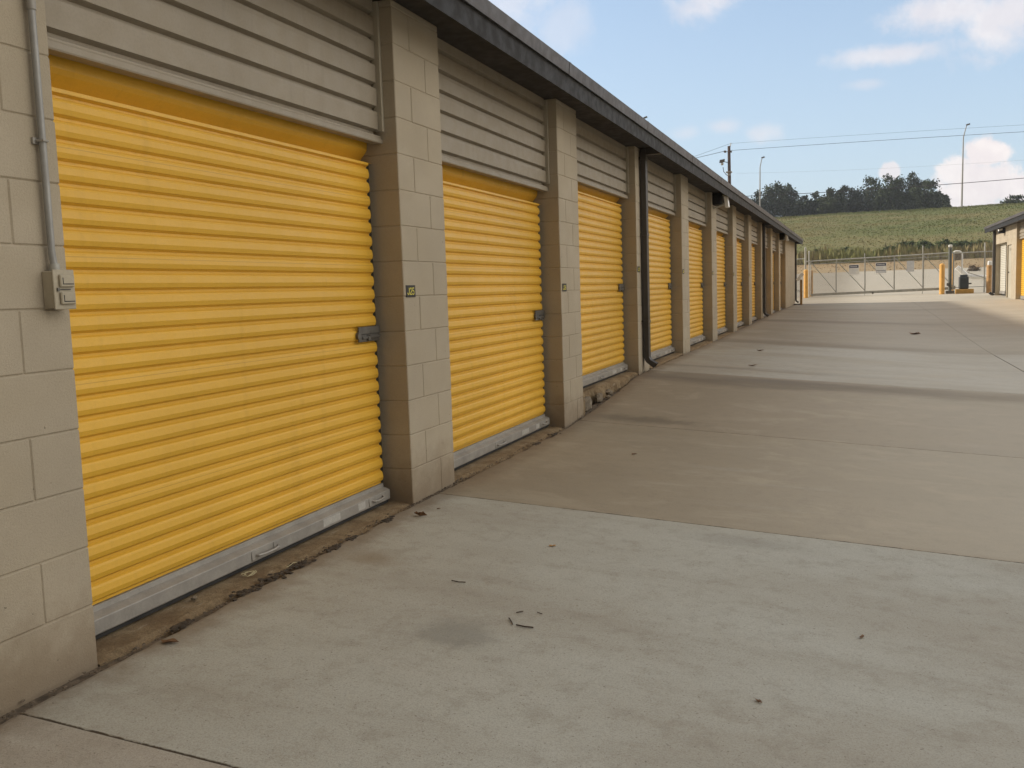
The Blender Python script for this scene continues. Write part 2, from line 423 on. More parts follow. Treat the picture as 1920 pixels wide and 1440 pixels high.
for ya_, yb_ in ((YE1-.2, YE1-.006), (pl(-1)+.006, pl(-1)+.2)):
    B.part('gable_peak', MB().extrude_y([(-9.0, ZS+.032), (-.20, ZS+.032), (-4.4, 3.395)][::-1], ya_, yb_), M['header'])
# roof: soffit, fascia, gutter lip
r0, r1 = pl(-1)-.3, YE1+.05
mb = MB(); mb.box(-9.2, .298, r0, r1, ZS, ZS+.03); B.part('soffit', mb, M['soffit'])
mb = MB(); mb.extrude_y([(.298, 2.772), (.312, 2.768), (.316, 2.905), (.298, 2.905)], r0, r1); B.part('fascia', mb, M['fascia'])
mb = MB(); mb.extrude_y([(.298, 2.906), (.338, 2.898), (.346, 2.992), (.300, 3.000)], r0, r1); B.part('gutter_lip', mb, M['drip'])
for yy in [r0+.02+2.9*i for i in range(16)]:
    if yy < r1-.1: B.part('gutter_joint_strip', MB().extrude_y([(.337, 2.896), (.3405, 2.8955), (.3485, 2.993), (.344, 2.9935)], yy, yy+.045), M['drip'])
mb = MB(); mb.extrude_y([(.300, 2.995), (.300, 2.912), (-4.4, 3.40), (-9.2, 2.912), (-9.2, 2.995), (-4.4, 3.50)], r0-.003, r1+.003); B.part('roof', mb, M['roof'])

# --- one roller door, local frame: y 0..W, z from the threshold, x as in the building
def door_profile():
    p_, z = [], .118; pitch = .0762; xo, xi = -.163, -.181
    while z < 1.93:
        p_ += [(xi, z), (xi, z+.010), (xo-.004, z+.020), (xo+.001, z+.038), (xo-.003, z+.062), (xo-.007, z+.070)]
        z += pitch
    p_ += [(xi, z), (xi, z+.008), (xo, z+.016), (xo-.001, z+.030)]
    return p_
fr = door_profile()
def door(label=None):
    bk = [(x-.006, z) for x, z in fr][::-1]
    mb = MB(); mb.extrude_y(fr + bk, .018, W-.052)
    zt = fr[-1][1]
    q = [(-.166, zt-.001), (-.252, zt+.003), (-.246, zt+.018), (-.228, zt+.040), (-.208, zt+.062), (-.196, zt+.080), (-.190, zt+.2)]
    mb.extrude_y(q + [(x-.006, z+.003) for x, z in q][::-1], .004, W-.004)
    d = mb.build('roller_door', M['yellow'], B.root)
    bar = MB().extrude_y([(-.190, .024), (-.131, .024), (-.128, .028), (-.128, .078), (-.130, .081), (-.160, .093), (-.168, .095), (-.170, .116), (-.190, .116)], .012, W-.045)
    b = bar.build('bottom_bar', M['galv'], d)
    MB().box(-.186, -.140, .012, W-.045, .004, .024).build('rubber_seal', M['rubber'], d)
    h = MB(); h.tube([(-.128, 1.08, .055), (-.112, 1.085, .052), (-.105, 1.13, .050), (-.105, 1.20, .050), (-.112, 1.245, .052), (-.128, 1.25, .055)], .006, 6)
    h.cbox(-.1285, -.124, 1.05, 1.11, .032, .076, .002).cbox(-.1285, -.124, 1.22, 1.27, .032, .076, .002)
    h.build('pull_handle', M['galv'], d, smooth=True)
    h = MB(); h.tube([(-.128, 2.17, .062), (-.110, 2.18, .055), (-.108, 2.24, .052), (-.112, 2.29, .055), (-.128, 2.30, .062)], .006, 6)
    h.cbox(-.1285, -.1235, 2.14, 2.20, .032, .076, .002)
    h.build('pull_handle', M['galv'], d, smooth=True)
    MB().cbox(-.1285, -.1268, 1.66, 1.83, .036, .074, .0006).build('maker_plate', M['plate'], d)
    MB().cbox(-.1285, -.1268, 2.02, 2.10, .036, .074, .0006).build('maker_plate', M['plate'], d)
    g = MB().box(-.330, -.192, W-.049, W-.0015, 0, 1.972).box(-.235, -.192, W-.080, W-.049, 0, 1.955)
    g.build('guide_track', M['inner'], d); 
    MB().box(-.235, -.205, .001, .016, 0, 2.2).build('guide_track', M['inner'], d)
    l = MB(); l.cbox(-.162, -.150, 2.165, W-.030, 1.005, 1.048, .003); l.cbox(-.162, -.154, 2.165, W-.030, .962, 1.005, .003)
    l.cbox(-.154, -.146, 2.20, W-.034, .978, .994, .003); l.tube([(-.160, 2.160, .998), (-.144, 2.160, .998)], .021, 12)
    l.build('slide_latch', M['steel_dark'], d)
    lk = MB(); lk.cbox(-.154, -.140, 2.255, 2.282, .966, .990, .003); lk.tube([(-.147, 2.260, .988), (-.147, 2.262, 1.0), (-.147, 2.268, 1.004), (-.147, 2.275, 1.0), (-.147, 2.277, .988)], .003, 6)
    lk.build('padlock', M['steel_dark'], d)
    return d
def header():                              # local z 0 at the bottom lip
    def prof(h):
        q = [(-.105, .046)]; z = .046
        while z < h-.05:
            q += [(-.134, z+.001), (-.134, z+.022), (-.104, z+.032), (-.1015, z+.112), (-.104, z+.130)]
            z += .130
        q += [(-.105, h)]
        return q
    return prof
def header_obj(h):
    q = header()(h); mb = MB().extrude_y(q + [(x-.004, z) for x, z in q][::-1], .004, W-.030)
    o = mb.build('header_panel', M['header'], B.root)
    lip = MB().extrude_y([(-.150, .0), (-.094, .0), (-.091, .006), (-.094, .028), (-.099, .034), (-.099, .043), (-.150, .043)], .002, W-.003)
    lip.build('bottom_lip', M['header'], o)
    MB().box(-.125, -.078, W-.027, W-.002, .068, h-.01).build('side_trim', M['header_trim'], o)
    MB().box(-.60, -.150, .002, W-.002, .20, .24).build('drum_shelf', M['inner'], o)
    return o
d0 = door(); hA = header_obj(ZS-2.088); hB = header_obj(ZS-2.270)
usedA = usedB = False
for k in range(-1, 11):
    y = pl(k)+PW; rel = Vector((0, y, sill_z(k))) - B.o
    d = d0 if k == -1 else copy_tree(d0, B.root)
    d.location = rel
    if k == 0: d['label'] = 'nearest wide yellow roll-up door'
    low = k <= 1
    if low: h = hA if not usedA else copy_tree(hA, B.root); usedA = True
    else: h = hB if not usedB else copy_tree(hB, B.root); usedB = True
    h.location = Vector((0, y, 2.088 if low else 2.270)) - B.o
# thresholds
for k in range(-1, 11):
    y0 = pl(k)+PW+.002; y1 = y0+W-.004; n = 64; mb = MB(); rows = []
    rnd = random.Random(90+k); e = 0
    for i in range(n+1):
        y = y0+(y1-y0)*i/n; e = .75*e + rnd.uniform(-.006, .006)
        fx = .012+e
        if k == 2: fx = -.02 - .10*math.exp(-((y-y0-.55)/.33)**2) - .05*math.exp(-((y-y0-1.15)/.13)**2) + e
        if k in (0, 1): fx += -.012 + .02*math.sin(y*3.1)*.4
        zt = sill_z(k); g_ = gz(.05, y)
        zb = min(g_-.12, zt-.2)
        q = [(-.50, zt), (-.20, zt-.001), (-.10, zt-.006+rnd.uniform(-.002, .002)), (fx-.03, zt-.010+rnd.uniform(-.003, .003)), (fx, zt-.024+rnd.uniform(-.004, .004))]
        if zt-g_ > .06: q += [(fx+.012+rnd.uniform(-.008, .008), (zt+g_)/2), (fx+.02+rnd.uniform(-.01, .01), g_-.01)]
        else: q += [(fx+.004, zt-.06), (fx+.004, zt-.09)]
        q += [(fx+.004, zb)]
        rows.append([(x, y, z) for x, z in q])
    L = len(rows[0]); vs = [p for r in rows for p in r]; fs = [(i*L+j, i*L+j+1, (i+1)*L+j+1, (i+1)*L+j) for i in range(n) for j in range(L-1)]
    mb.add(vs, fs); o = B.part('door_threshold', mb, M['sill'])
    if k == 2: o['label'] = 'raised concrete threshold with broken front edge'
# unit number plates, the characters drawn stroke by stroke
GL = {'J': [[(.75, 1), (.75, .22), (.55, 0), (.2, 0), (.0, .22)]], '2': [[(.02, .78), (.2, 1), (.62, 1), (.8, .8), (.8, .6), (.0, .0), (.82, .0)]],
      '5': [[(.8, 1), (.08, 1), (.04, .56), (.6, .6), (.8, .42), (.8, .18), (.6, 0), (.18, 0), (.0, .16)]], '6': [[(.72, 1), (.25, .85), (.03, .4), (.1, .08), (.4, 0), (.72, .1), (.8, .32), (.66, .54), (.3, .56), (.05, .36)]],
      '7': [[(.0, 1), (.82, 1), (.3, 0)]], '8': [[(.4, .54), (.1, .68), (.1, .9), (.4, 1), (.7, .9), (.7, .68), (.4, .54), (.04, .36), (.04, .1), (.4, 0), (.76, .1), (.76, .36), (.4, .54)]],
      '9': [[(.1, 0), (.55, .15), (.78, .6), (.7, .92), (.4, 1), (.1, .9), (.02, .68), (.15, .46), (.5, .44), (.76, .64)]],
      '3': [[(.02, .8), (.2, 1), (.6, 1), (.78, .8), (.68, .58), (.35, .53), (.7, .48), (.8, .2), (.6, 0), (.18, 0), (.0, .2)]],
      '0': [[(.4, 0), (.1, .1), (.0, .5), (.1, .9), (.4, 1), (.7, .9), (.8, .5), (.7, .1), (.4, 0)]], '1': [[(.15, .78), (.45, 1), (.45, 0)]], '4': [[(.6, 0), (.6, 1), (.0, .32), (.84, .32)]]}
for k in range(1, 11):
    y = pl(k)+.084; z = 1.246 if k < 3 else 1.25+.19
    if k == 2: y = pl(k)+.095
    hw = .060
    pt = B.part('unit_number_plate', MB().cbox(-.001, .0035, y-hw, y+hw, z-.035, z+.035, .0012), M['black'])
    mb = MB(); txt = 'J%d' % (24+k); cw, chh, sw = .0270, .037, .0027
    for i, ch in enumerate(txt):
        ox = y-.043+i*.0305; oz = z-chh/2
        for pl_ in GL[ch]:
            for (u0, v0), (u1, v1) in zip(pl_, pl_[1:]):
                a_ = Vector((0, ox+u0*cw, oz+v0*chh)); b_ = Vector((0, ox+u1*cw, oz+v1*chh)); d_ = (b_-a_); L_ = d_.length; d_.normalize()
                nrm_ = Vector((1, 0, 0)).cross(d_)
                mb.obox(((a_+b_)/2 + Vector((.0040, 0, 0))), (.0004, 0, 0), d_*(L_/2+sw*.6), nrm_*sw)
    B.part('plate_number', mb, M['lettering'], pt)
# downspouts
def downspout(ya, d0_, zt, zb, last=False):
    yb = ya+.105; xa, xb = .012, .082
    q = [(xa, ya), (xb-.006, ya), (xb, ya+.006)]
    n = 3; w = (yb-ya-.012)/n
    for i in range(n): q += [(xb, ya+.006+w*i+.004), (xb, ya+.006+w*(i+1)-.008), (xb-.006, ya+.006+w*(i+1)-.004)]
    q += [(xb, yb-.006), (xb-.006, yb), (xa, yb)]
    path = [(0, zt), (0, zb+.13), (.030, zb+.07), (.120, zb)]
    dirs = [(1, 0), (1, .0), (.86, .35), (.62, .78)]
    vs = []; L = len(q)
    for (dx, z), (cx_, cz_) in zip(path, dirs):
        vs += [(xa+dx+(x-xa)*cx_, y, z+(x-xa)*cz_) for x, y in q]
    fs = [(i*L+j, i*L+(j+1) % L, (i+1)*L+(j+1) % L, (i+1)*L+j) for i in range(len(path)-1) for j in range(L)]
    s = MB().add(vs, fs); sp = B.part('downspout', s, M['spout'])
    st = MB()
    for z in (.55, 1.6, 2.5): st.box(.002, xb+.003, ya-.014, yb+.014, z+zb, z+zb+.03)
    MBs = B.part('wall_strap', st, M['spout'], sp)
    sp2 = MB().box(.082, .30, ya+.01, yb-.01, 2.80, 2.876); B.part('gutter_outlet', sp2, M['spout'], sp)
downspout(11.13, 0, 2.86, .245)
downspout(26.44, 0, 2.86, .30)
downspout(40.48, 0, 2.86, .36)
# floodlights under the eave
def flood(y):
    h = MB().cbox(.0, .15, y-.16, y+.12, 2.66, 2.872, .01)
    ob = B.part('floodlight', h, M['fascia'])
    B.part('bracket', MB().obox((.10, y-.02, 2.64), (.115, 0, .035), (0, .05, 0), (-.004, 0, .008)), M['galv_dull'], ob)
    B.part('lens_shade', MB().obox((.235, y, 2.71), (.030, 0, .004), (0, .09, 0), (-.012, 0, .095)), M['white'], ob)
    B.part('hood', MB().obox((.222, y, 2.815), (.050, 0, -.012), (0, .10, 0), (0, 0, .010)), M['galv_dull'], ob)
flood(17.30); flood(32.62)
# conduit and outlet box on the nearest pier
cp = MB().tube([(.020, 2.311, ZS-.01), (.020, 2.311, 2.10), (.021, 2.312, 1.40), (.026, 2.316, 1.335)], .0115, 12)
co = B.part('conduit', cp, M['conduit'], smooth=True)
B.part('pipe_coupling', MB().tube([(.020, 2.311, 2.155), (.020, 2.311, 2.205)], .0145, 12), M['galv'], co, True)
B.part('pipe_coupling', MB().tube([(.025, 2.315, 1.338), (.025, 2.315, 1.362)], .016, 12), M['galv_dull'], co, True)
B.part('pipe_clip', MB().box(.0005, .010, 2.285, 2.337, 1.74, 1.76).tube([(.012, 2.296, 1.75), (.034, 2.302, 1.75), (.034, 2.320, 1.75), (.012, 2.326, 1.75)], .004, 6), M['galv'], co)
ob_ = B.part('outlet_box', MB().cbox(.0005, .046, 2.283, 2.362, 1.218, 1.338, .003), M['box'])
B.part('cover_plate', MB().cbox(.046, .052, 2.280, 2.366, 1.214, 1.342, .002), M['box'], ob_)
for zc in (1.306, 1.250):
    B.part('flip_cover', MB().cbox(.052, .062, 2.300, 2.358, zc-.020, zc+.020, .003), M['box'], ob_)
    B.part('cover_slot', MB().box(.0622, .0626, 2.308, 2.352, zc-.012, zc-.009).box(.0622, .0626, 2.308, 2.311, zc-.009, zc+.010), M['rubber'], ob_)
B.part('hinge_pin', MB().tube([(.053, 2.296, 1.278), (.053, 2.345, 1.278)], .0022, 6).cbox(.052, .058, 2.290, 2.299, 1.272, 1.284, .001), M['steel_dark'], ob_)
# small notice on a pier face further along
yq = pl(5)+PW+.25
B.part('notice_plate', MB().cbox(-.158, -.150, yq-.16, yq+.14, 1.40, 1.56, .003), M['steel_dark'])
# splash block at the far corner
B.part('splash_block', MB().cbox(.02, .32, 39.5, 40.3, .30, .345, .01), M['rubber'])

# ------------------------------------------------------------------ ground
def frange(a, b, s):
    o = []; x = a
    while x < b-1e-6: o.append(x); x += s
    return o+[b]
Ys = sorted(set(round(v, 4) for v in frange(-8, 1, .5)+frange(1, 14, .055)+frange(14, 30, .3)+frange(30, 60, .8)+frange(60, 98, 2)+[j+e for j in JOINTS for e in (-.006, 0, .006)]))
Xs = [0, .012, .03, .06, .1, .16, .25, .4, .6, .9, 1.2, 1.6, 2, 2.5, 3, 3.5, 4, 4.3, 4.544, 4.55, 4.556, 5, 6, 7, 8, 8.6, 9.494, 9.5, 9.506, 12, 16, 22, 30]
rnd = random.Random(5); e = 0; vs = []
Jset = set(round(j, 4) for j in JOINTS)
for y in Ys:
    e = .8*e + rnd.uniform(-.006, .006)
    x0 = lin(y, [(1.5, .075), (3, .055), (4.2, .020), (5.2, .022), (8.5, .016), (12, .03), (99, .03)]) + e
    if 3.1 < y < 4.6 and math.sin(y*9.3)+math.sin(y*23.1) > .8: x0 += .022
    if 6.3 < y < 7.6 and math.sin(y*11.3)+math.sin(y*19.1) > .9: x0 += .016
    if y > 41.5: x0 = -12
    for i, x in enumerate(Xs):
        X = x0 + x if x < .3 else (x if y <= 41.5 else x)
        if y > 41.5: X = -12 + (x/30)*42
        z = gz(X, y)
        if i == 0: z -= .05
        elif i == 1: z -= .004 if y < 41 else 0
        if round(y, 4) in Jset and y < 41: z -= .004
        if X in XJ: z -= .004
        vs.append((X, y, z))
nx = len(Xs); fs = [(i*nx+j, i*nx+j+1, (i+1)*nx+j+1, (i+1)*nx+j) for i in range(len(Ys)-1) for j in range(nx-1)]
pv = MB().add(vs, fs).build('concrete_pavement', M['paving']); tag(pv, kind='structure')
# terrain sheet under everything, out to the horizon
Xt = [-900, -500, -250, -160, -110, -80, -60] + list(range(-48, 50, 3)) + [60, 80, 110, 160, 250, 500, 900]
Yt = [-700, -300, -100, -40, -20, -10, 0, 4, 8, 11, 14, 20, 30, 40, 52, 60, 75, 90, 96, 98, 99, 102, 106, 110, 114, 117, 120] + list(range(124, 186, 4)) + [187, 189, 191, 194, 198, 205, 220, 260, 330, 450, 650, 900]
from mathutils import noise as mn
vs = []
for y in Yt:
    for x in Xt:
        z = gz(x, y)
        und = 1.0 if y > 116 else 0
        z += und*(.35*mn.noise(Vector((x*.05, y*.05, 0)))+.05*mn.noise(Vector((x*.3, y*.3, 3))))
        if y <= 98: z -= .12
        vs.append((x, y, z))
nx = len(Xt); fs = [(i*nx+j, i*nx+j+1, (i+1)*nx+j+1, (i+1)*nx+j) for i in range(len(Yt)-1) for j in range(nx-1)]
dry = [f for f in fs if vs[f[0]][1] < 117]; hl = [f for f in fs if vs[f[0]][1] >= 117]
g1 = MB().add(vs, dry).build('ground', M['dry']); tag(g1, kind='structure')
g2 = MB().add(vs, hl).build('hill', M['hill'], smooth=True); tag(g2, kind='structure')
def hz(x, y):
    return gz(x, y) + .35*mn.noise(Vector((x*.05, y*.05, 0)))+.05*mn.noise(Vector((x*.3, y*.3, 3)))
# grass tufts over the embankment
rnd = random.Random(11); mb = MB()
for i in range(42000):
    y = 120+68*rnd.random()**.8; x = rnd.uniform(-34, 34)
    z = hz(x, y)-.05; h = rnd.uniform(.06, .20)*(1.7 if y > 182 else 1); w = rnd.uniform(.03, .12); a = rnd.uniform(-.6, .6)
    dx, dy = math.cos(a)*w, math.sin(a)*w; lx = rnd.uniform(-.2, .2)
    mb.add([(x-dx, y-dy, z), (x+dx, y+dy, z), (x+dx*.5+lx, y+dy*.5, z+h*.8), (x+lx*1.6, y, z+h)], [(0, 1, 2, 3)])
tag(mb.build('meadow_grass', M['blades']), 'rough green and straw grass covering the embankment', 'grass', kind='stuff')
mb = MB()
for i in range(9000):
    y = rnd.uniform(115.5, 121); x = rnd.uniform(-30, 34)
    dens = mn.noise(Vector((x*.35, y*.3, 1)))
    z = gz(x, y)-.05; h = max(.3, rnd.uniform(.5, 1.7)*(1+.5*dens)); w = rnd.uniform(.05, .16); a = rnd.uniform(-.8, .8)
    dx, dy = math.cos(a)*w, math.sin(a)*w; lx = rnd.uniform(-.35, .35)
    mb.add([(x-dx, y-dy, z), (x+dx, y+dy, z), (x+dx+lx*.5, y+dy, z+h*.6), (x+lx, y, z+h), (x-dx+lx*.5, y-dy, z+h*.55)], [(0, 1, 2, 3, 4)])
tag(mb.build('tall_weeds', M['weeds']), 'tall brown green weeds at the foot of the embankment', 'weeds', kind='stuff')
mb = MB()
for i in range(1500):
    y = rnd.uniform(98.3, 116); x = rnd.uniform(-26, 34); z = gz(x, y)-.02; h = rnd.uniform(.04, .14); w = rnd.uniform(.04, .14)
    mb.add([(x-w, y, z), (x+w, y, z), (x+rnd.uniform(-.1, .1), y+.05, z+h)], [(0, 1, 2)])
tag(mb.build('dry_grass', M['dry']), 'short straw coloured grass on the verge beyond the gate', 'grass', kind='stuff')

# ------------------------------------------------------------------ trees
def crown_leaves(mb, c, rx, ry, rz, n, s, rnd, lumps):
    for cx_, cy_, cz_, lr in lumps:
        k = int(n*lr**2/sum(l[3]**2 for l in lumps))
        for i in range(k):
            u = rnd.gauss(0, 1), rnd.gauss(0, 1), rnd.gauss(0, 1); L = math.sqrt(sum(t*t for t in u)) or 1
            rr = lr*(rnd.random()**.45)*(1+.18*rnd.gauss(0, 1))
            p = Vector((c[0]+(cx_+u[0]/L*rr)*rx, c[1]+(cy_+u[1]/L*rr)*ry, c[2]+(cz_+u[2]/L*rr)*rz))
            a = Vector((rnd.gauss(0, 1), rnd.gauss(0, 1), rnd.gauss(0, 1))).normalized()
            b = a.cross(Vector((rnd.gauss(0, 1), rnd.gauss(0, 1), rnd.gauss(0, 1)))).normalized()
            q = s*rnd.uniform(.6, 1.4)
            mb.add([p-a*q, p+b*q*.55, p+a*q, p-b*q*.55], [(0, 1, 2, 3)])
def tree(px, top, hw, Y, label, mat, seed, name='tree', n=3600, leaf=.24, cat='tree', group=None, trunk=True, basepx=None):
    rnd = random.Random(seed)
    pt = at(px, top, Y); x = pt.x; zb = hz(x, Y)-.1 if Y > 117 else gz(x, Y)-.03; H = pt.z-zb; R = hw/FPX*Y*1.05
    t = Thing(name, (x, Y, zb), label, cat, group)
    th = H*.04
    cz_ = zb+th+(H-th)*.5; rz = (H-th)*.5
    lumps = [(0, 0, -.2, .8), (-.5, rnd.uniform(-.3, .3), -.55, .5), (.5, rnd.uniform(-.3, .3), -.55, .5), (0, 0, -.75, .6)]
    for i in range(7):
        a = rnd.uniform(0, 6.28); e2 = rnd.uniform(-.45, .75); q = math.cos(e2*1.2)*.62
        lumps.append((math.cos(a)*q, math.sin(a)*q, e2*.85, rnd.uniform(.22, .42)))
    lumps.append((rnd.uniform(-.2, .2), 0, .72, .28))
    mb = MB(); crown_leaves(mb, (x, Y, cz_), R, R*.9, rz, n, leaf, rnd, lumps); 
    tk = MB(); tk.tube([(x, Y, zb-.3), (x+.1, Y, zb+H*.2), (x-.05, Y, zb+H*.5), (x+.1, Y, zb+H*.8)], [H*.03+.04, H*.024+.03, H*.015+.02, .02], 7)
    tko = t.part('trunk', tk, M['bark'])
    for i in range(5):
        a = rnd.uniform(0, 6.28); h0 = rnd.uniform(.2, .5); q = R*rnd.uniform(.5, .85)
        t.part('limb', MB().tube([(x, Y, zb+H*h0), (x+math.cos(a)*q*.5, Y+math.sin(a)*q*.5, zb+H*(h0+.13)), (x+math.cos(a)*q, Y+math.sin(a)*q, zb+H*(h0+.3))], [H*.012+.02, H*.008+.012, .012], 5), M['bark'], tko)
    t.part('crown', mb, mat)
    return t
TG = 'trees along the crest of the embankment'
trees = [(1418, 358, 24, 'leftmost dark crest tree, partly hidden behind the eave'), (1452, 340, 32, 'tall rounded crest tree behind the shorter street lamp'),
         (1482, 343, 25, 'second peak of the left tree clump, just right of the lamp'), (1508, 366, 24, 'low dark tree in the dip beside the left clump'),
         (1534, 359, 24, 'small round tree at the start of the long tree row'), (1560, 352, 24, 'low crest tree between the dip and the tall group'),
         (1590, 346, 26, 'spreading mid height tree left of the tall group'), (1627, 330, 29, 'pointed crest tree with sky gaps in its crown'),
         (1668, 325, 29, 'tall crest tree in front of the small cloud'), (1704, 321, 31, 'tallest crest tree, with twin tops'),
         (1734, 337, 29, 'dark dense tree at the right of the tall group'), (1756, 360, 20, 'outermost sloping tree at the right end of the row')]
for i, (px, tp, hw, lb) in enumerate(trees):
    tree(px, tp, hw, 193+((i*7) % 5)*1.6, lb, M['crown'] if i % 3 else M['crown2'], 40+i, group=TG, n=4200)
tree(1776, 381, 8, 190, 'tiny bush on the crest right of the tree row', M['crown'], 70, 'bush', 500, .18, 'bush', trunk=False)
tree(1899, 366, 22, 205, 'lone small tree above the right-hand building roof', M['crown'], 71, n=2200)
# shrub band below the slope
for i, (px, tp, hw, lb) in enumerate([(1668, 462, 20, 'first dark shrub of the strip behind the gate, leftmost'), (1704, 452, 24, 'dark shrub behind the gate right of the blank sign'),
        (1738, 450, 24, 'dark shrub behind the gate left of the dark post'), (1772, 449, 24, 'dark green shrub directly behind the tall dark gate post'),
        (1806, 450, 24, 'dark shrub behind the gate operator'), (1838, 449, 24, 'dark shrub behind the right fence post'), (1868, 450, 22, 'last dark shrub, partly behind the right building corner')]):
    tree(px, tp, hw, 119.5+(i % 2), lb, M['shrub'], 80+i, 'shrub', 2600, .15, 'shrub', 'dark shrubs at the foot of the embankment', False)
for i, (px, tp, hw, lb) in enumerate([(1530, 466, 14, 'small green bush in the weeds behind the left bollards'), (1585, 463, 16, 'green bush in the weeds above the first gate sign'), (1628, 470, 13, 'small bush in the weeds between the lettered signs')]):
    tree(px, tp, hw, 120.5, lb, M['shrub'], 95+i, 'bush', 1000, .14, 'bush', 'green bushes among the weeds', False)
tree(1826, 497, 10, 88, 'brown dry shrub on the verge behind the barrier arm', M['shrub_brown'], 99, 'dry_shrub', 700, .07, 'shrub', trunk=False)

# ------------------------------------------------------------------ gate line
GY = 52.0; g0 = gz(3, GY)
G = Thing('sliding_gate', (3.2, GY, g0), 'long grey chain link sliding gate with diagonal braces across the drive', 'gate')
def gz_top(x): return 2.30+.022*(x+.4)
def gz_bot(x): return .52+.020*(x+.1)
xs = [.12, 1.40, 2.82, 4.23, 5.61, 7.0]
r_ = .032
G.part('top_rail', MB().tube([(xs[0]-.3, GY, gz_top(xs[0]-.3)), (xs[-1], GY, gz_top(xs[-1]))], r_, 8), M['galv_dull'], smooth=True)
G.part('upper_rail', MB().tube([(xs[0], GY-.02, gz_top(xs[0])-.16), (xs[-1], GY-.02, gz_top(xs[-1])-.16)], .018, 6), M['galv_dull'], smooth=True)
G.part('bottom_rail', MB().obox(((xs[0]+xs[-1])/2, GY, .60), ((xs[-1]-xs[0])/2, 0, .07), (0, .04, 0), (0, 0, .065)), M['galv_dull'])
for x in xs: G.part('upright', MB().tube([(x, GY, gz_bot(x)), (x, GY, gz_top(x)+.02)], r_*.95, 8), M['galv_dull'], smooth=True)
for a, b in zip(xs[:-1], xs[1:]): G.part('diagonal_brace', MB().tube([(a+.05, GY+.01, gz_top(a)-.1), (b-.03, GY+.01, gz_bot(b)+.13)], .022, 6), M['galv_dull'], smooth=True)
def mesh_fence(mb, xa, xb, y, zb0, zb1, zt0, zt1, s=.075, r=.0022):
    # woven diamonds: wires at +-45 degrees clipped to the panel
    Wd = xb-xa
    for sg in (1, -1):
        t = -3.0
        while t < Wd+3.0:
            pts = []
            for i in range(25):
                z = i/24*2.1; x = t+sg*z
                if 0 <= x <= Wd:
                    f_ = x/Wd; b_ = zb0+(zb1-zb0)*f_; t_ = zt0+(zt1-zt0)*f_
                    if b_+z <= t_: pts.append((xa+x, y, b_+z))
            if len(pts) > 1: mb.tube([pts[0], pts[-1]], r, 3, False)
            t += s
    return mb
G.part('chain_link_mesh', mesh_fence(MB(), xs[0], xs[-1], GY+.03, .60, .74, gz_top(xs[0]), gz_top(xs[-1])), M['galv_dull'])
G.part('roller', MB().tube([(3.2, GY-.06, .54), (3.2, GY+.06, .54)], .05, 10), M['steel_dark'])
def fencepanel(name, xa, xb, label, posts):
    t = Thing(name, ((xa+xb)/2, GY+.12, g0), label, 'fence')
    t.part('top_rail', MB().tube([(xa, GY+.12, 2.43), (xb, GY+.12, 2.46)], .028, 8), M['galv_dull'])
    t.part('chain_link_mesh', mesh_fence(MB(), xa, xb, GY+.14, .42, .42, 2.43, 2.46), M['galv_dull'])
    t.part('middle_rail', MB().tube([(xa, GY+.12, .70), (xb, GY+.12, .72)], .02, 6), M['galv_dull'])
    t.part('diagonal_brace', MB().tube([(xa+.7, GY+.12, 1.45), (xb-.1, GY+.12, .72)], .02, 6), M['galv_dull'])
    for x, h in posts: t.part('fence_post', MB().tube([(x, GY+.12, g0-.2), (x, GY+.12, h)], .035, 8), M['galv_dull'])
    return t
fencepanel('chain_link_fence', 6.95, 9.6, 'short chain link fence panel between the dark post and right building', [(8.42, 2.90)])
fencepanel('chain_link_fence', -3.0, -.20, 'chain link fence stub behind the left building corner', [(-2.9, 2.5)])
def post(x, y, r, h, label, mat, name='gate_post', cat='post', sm=True):
    z = gz(x, y); t = Thing(name, (x, y, z), label, cat)
    t.part('post_shaft', MB().tube([(x, y, z-.2), (x, y, z+h)], r, 12), mat, smooth=sm)
    t.part('post_cap', MB().tube([(x, y, z+h-.01), (x, y, z+h+.05)], [r*1.25, r*.6], 12), mat, smooth=sm)
    return t
post(-.13, 51.7, .048, 2.60, 'tall galvanised gate post behind the left yellow bollard', M['galv_dull'])
post(.02, 52.4, .032, 2.4, 'thin galvanised post just right of the tall left gate post', M['galv_dull'])
post(5.60, 52.5, .02, 2.42, 'thin galvanised post rising above the gate by the blank sign', M['galv_dull'])
post(2.80, 52.5, .018, 2.15, 'thin post rising behind the gate between the lettered signs', M['galv_dull'])
t = post(6.80, 51.5, .085, 2.25, 'tall dark green gate post with a white camera on top', M['post'])
t.part('camera_head', MB().cbox(6.72, 6.88, 51.4, 51.6, 2.72, 2.84, .02), M['white'])
t.part('camera_stem', MB().tube([(6.80, 51.5, 2.5), (6.80, 51.5, 2.75)], .05, 10), M['galv'])
t.part('roller_bracket', MB().cbox(6.60, 7.0, 51.35, 51.62, .37, .56, .02).cbox(6.64, 6.76, 51.36, 51.5, .80, .95, .02), M['steel_dark'])
t.part('wiring_box', MB().cbox(6.90, 7.05, 51.42, 51.55, .62, .80, .02), M['galv_dull'])
def bollard(x, y, r, h, label, mat, cap=None):
    z = gz(x, y); t = Thing('bollard', (x, y, z), label, 'bollard', 'yellow bollards by the gate')
    t.part('bollard_pipe', MB().tube([(x, y, z-.2), (x, y, z+h)], r, 18), mat, smooth=True)
    t.part('domed_top', MB().tube([(x, y, z+h), (x, y, z+h+r*.35), (x, y, z+h+r*.55)], [r, r*.75, r*.25], 18), mat, smooth=True)
    if cap: t.part('lamp_cap', MB().cbox(x-.07, x+.12, y-.09, y+.09, z+h+.02, z+h+.24, .03), M['white'])
    return t
bollard(-.07, 51.0, .115, 1.42, 'bright yellow bollard at the left end of the gate', M['bollard'])
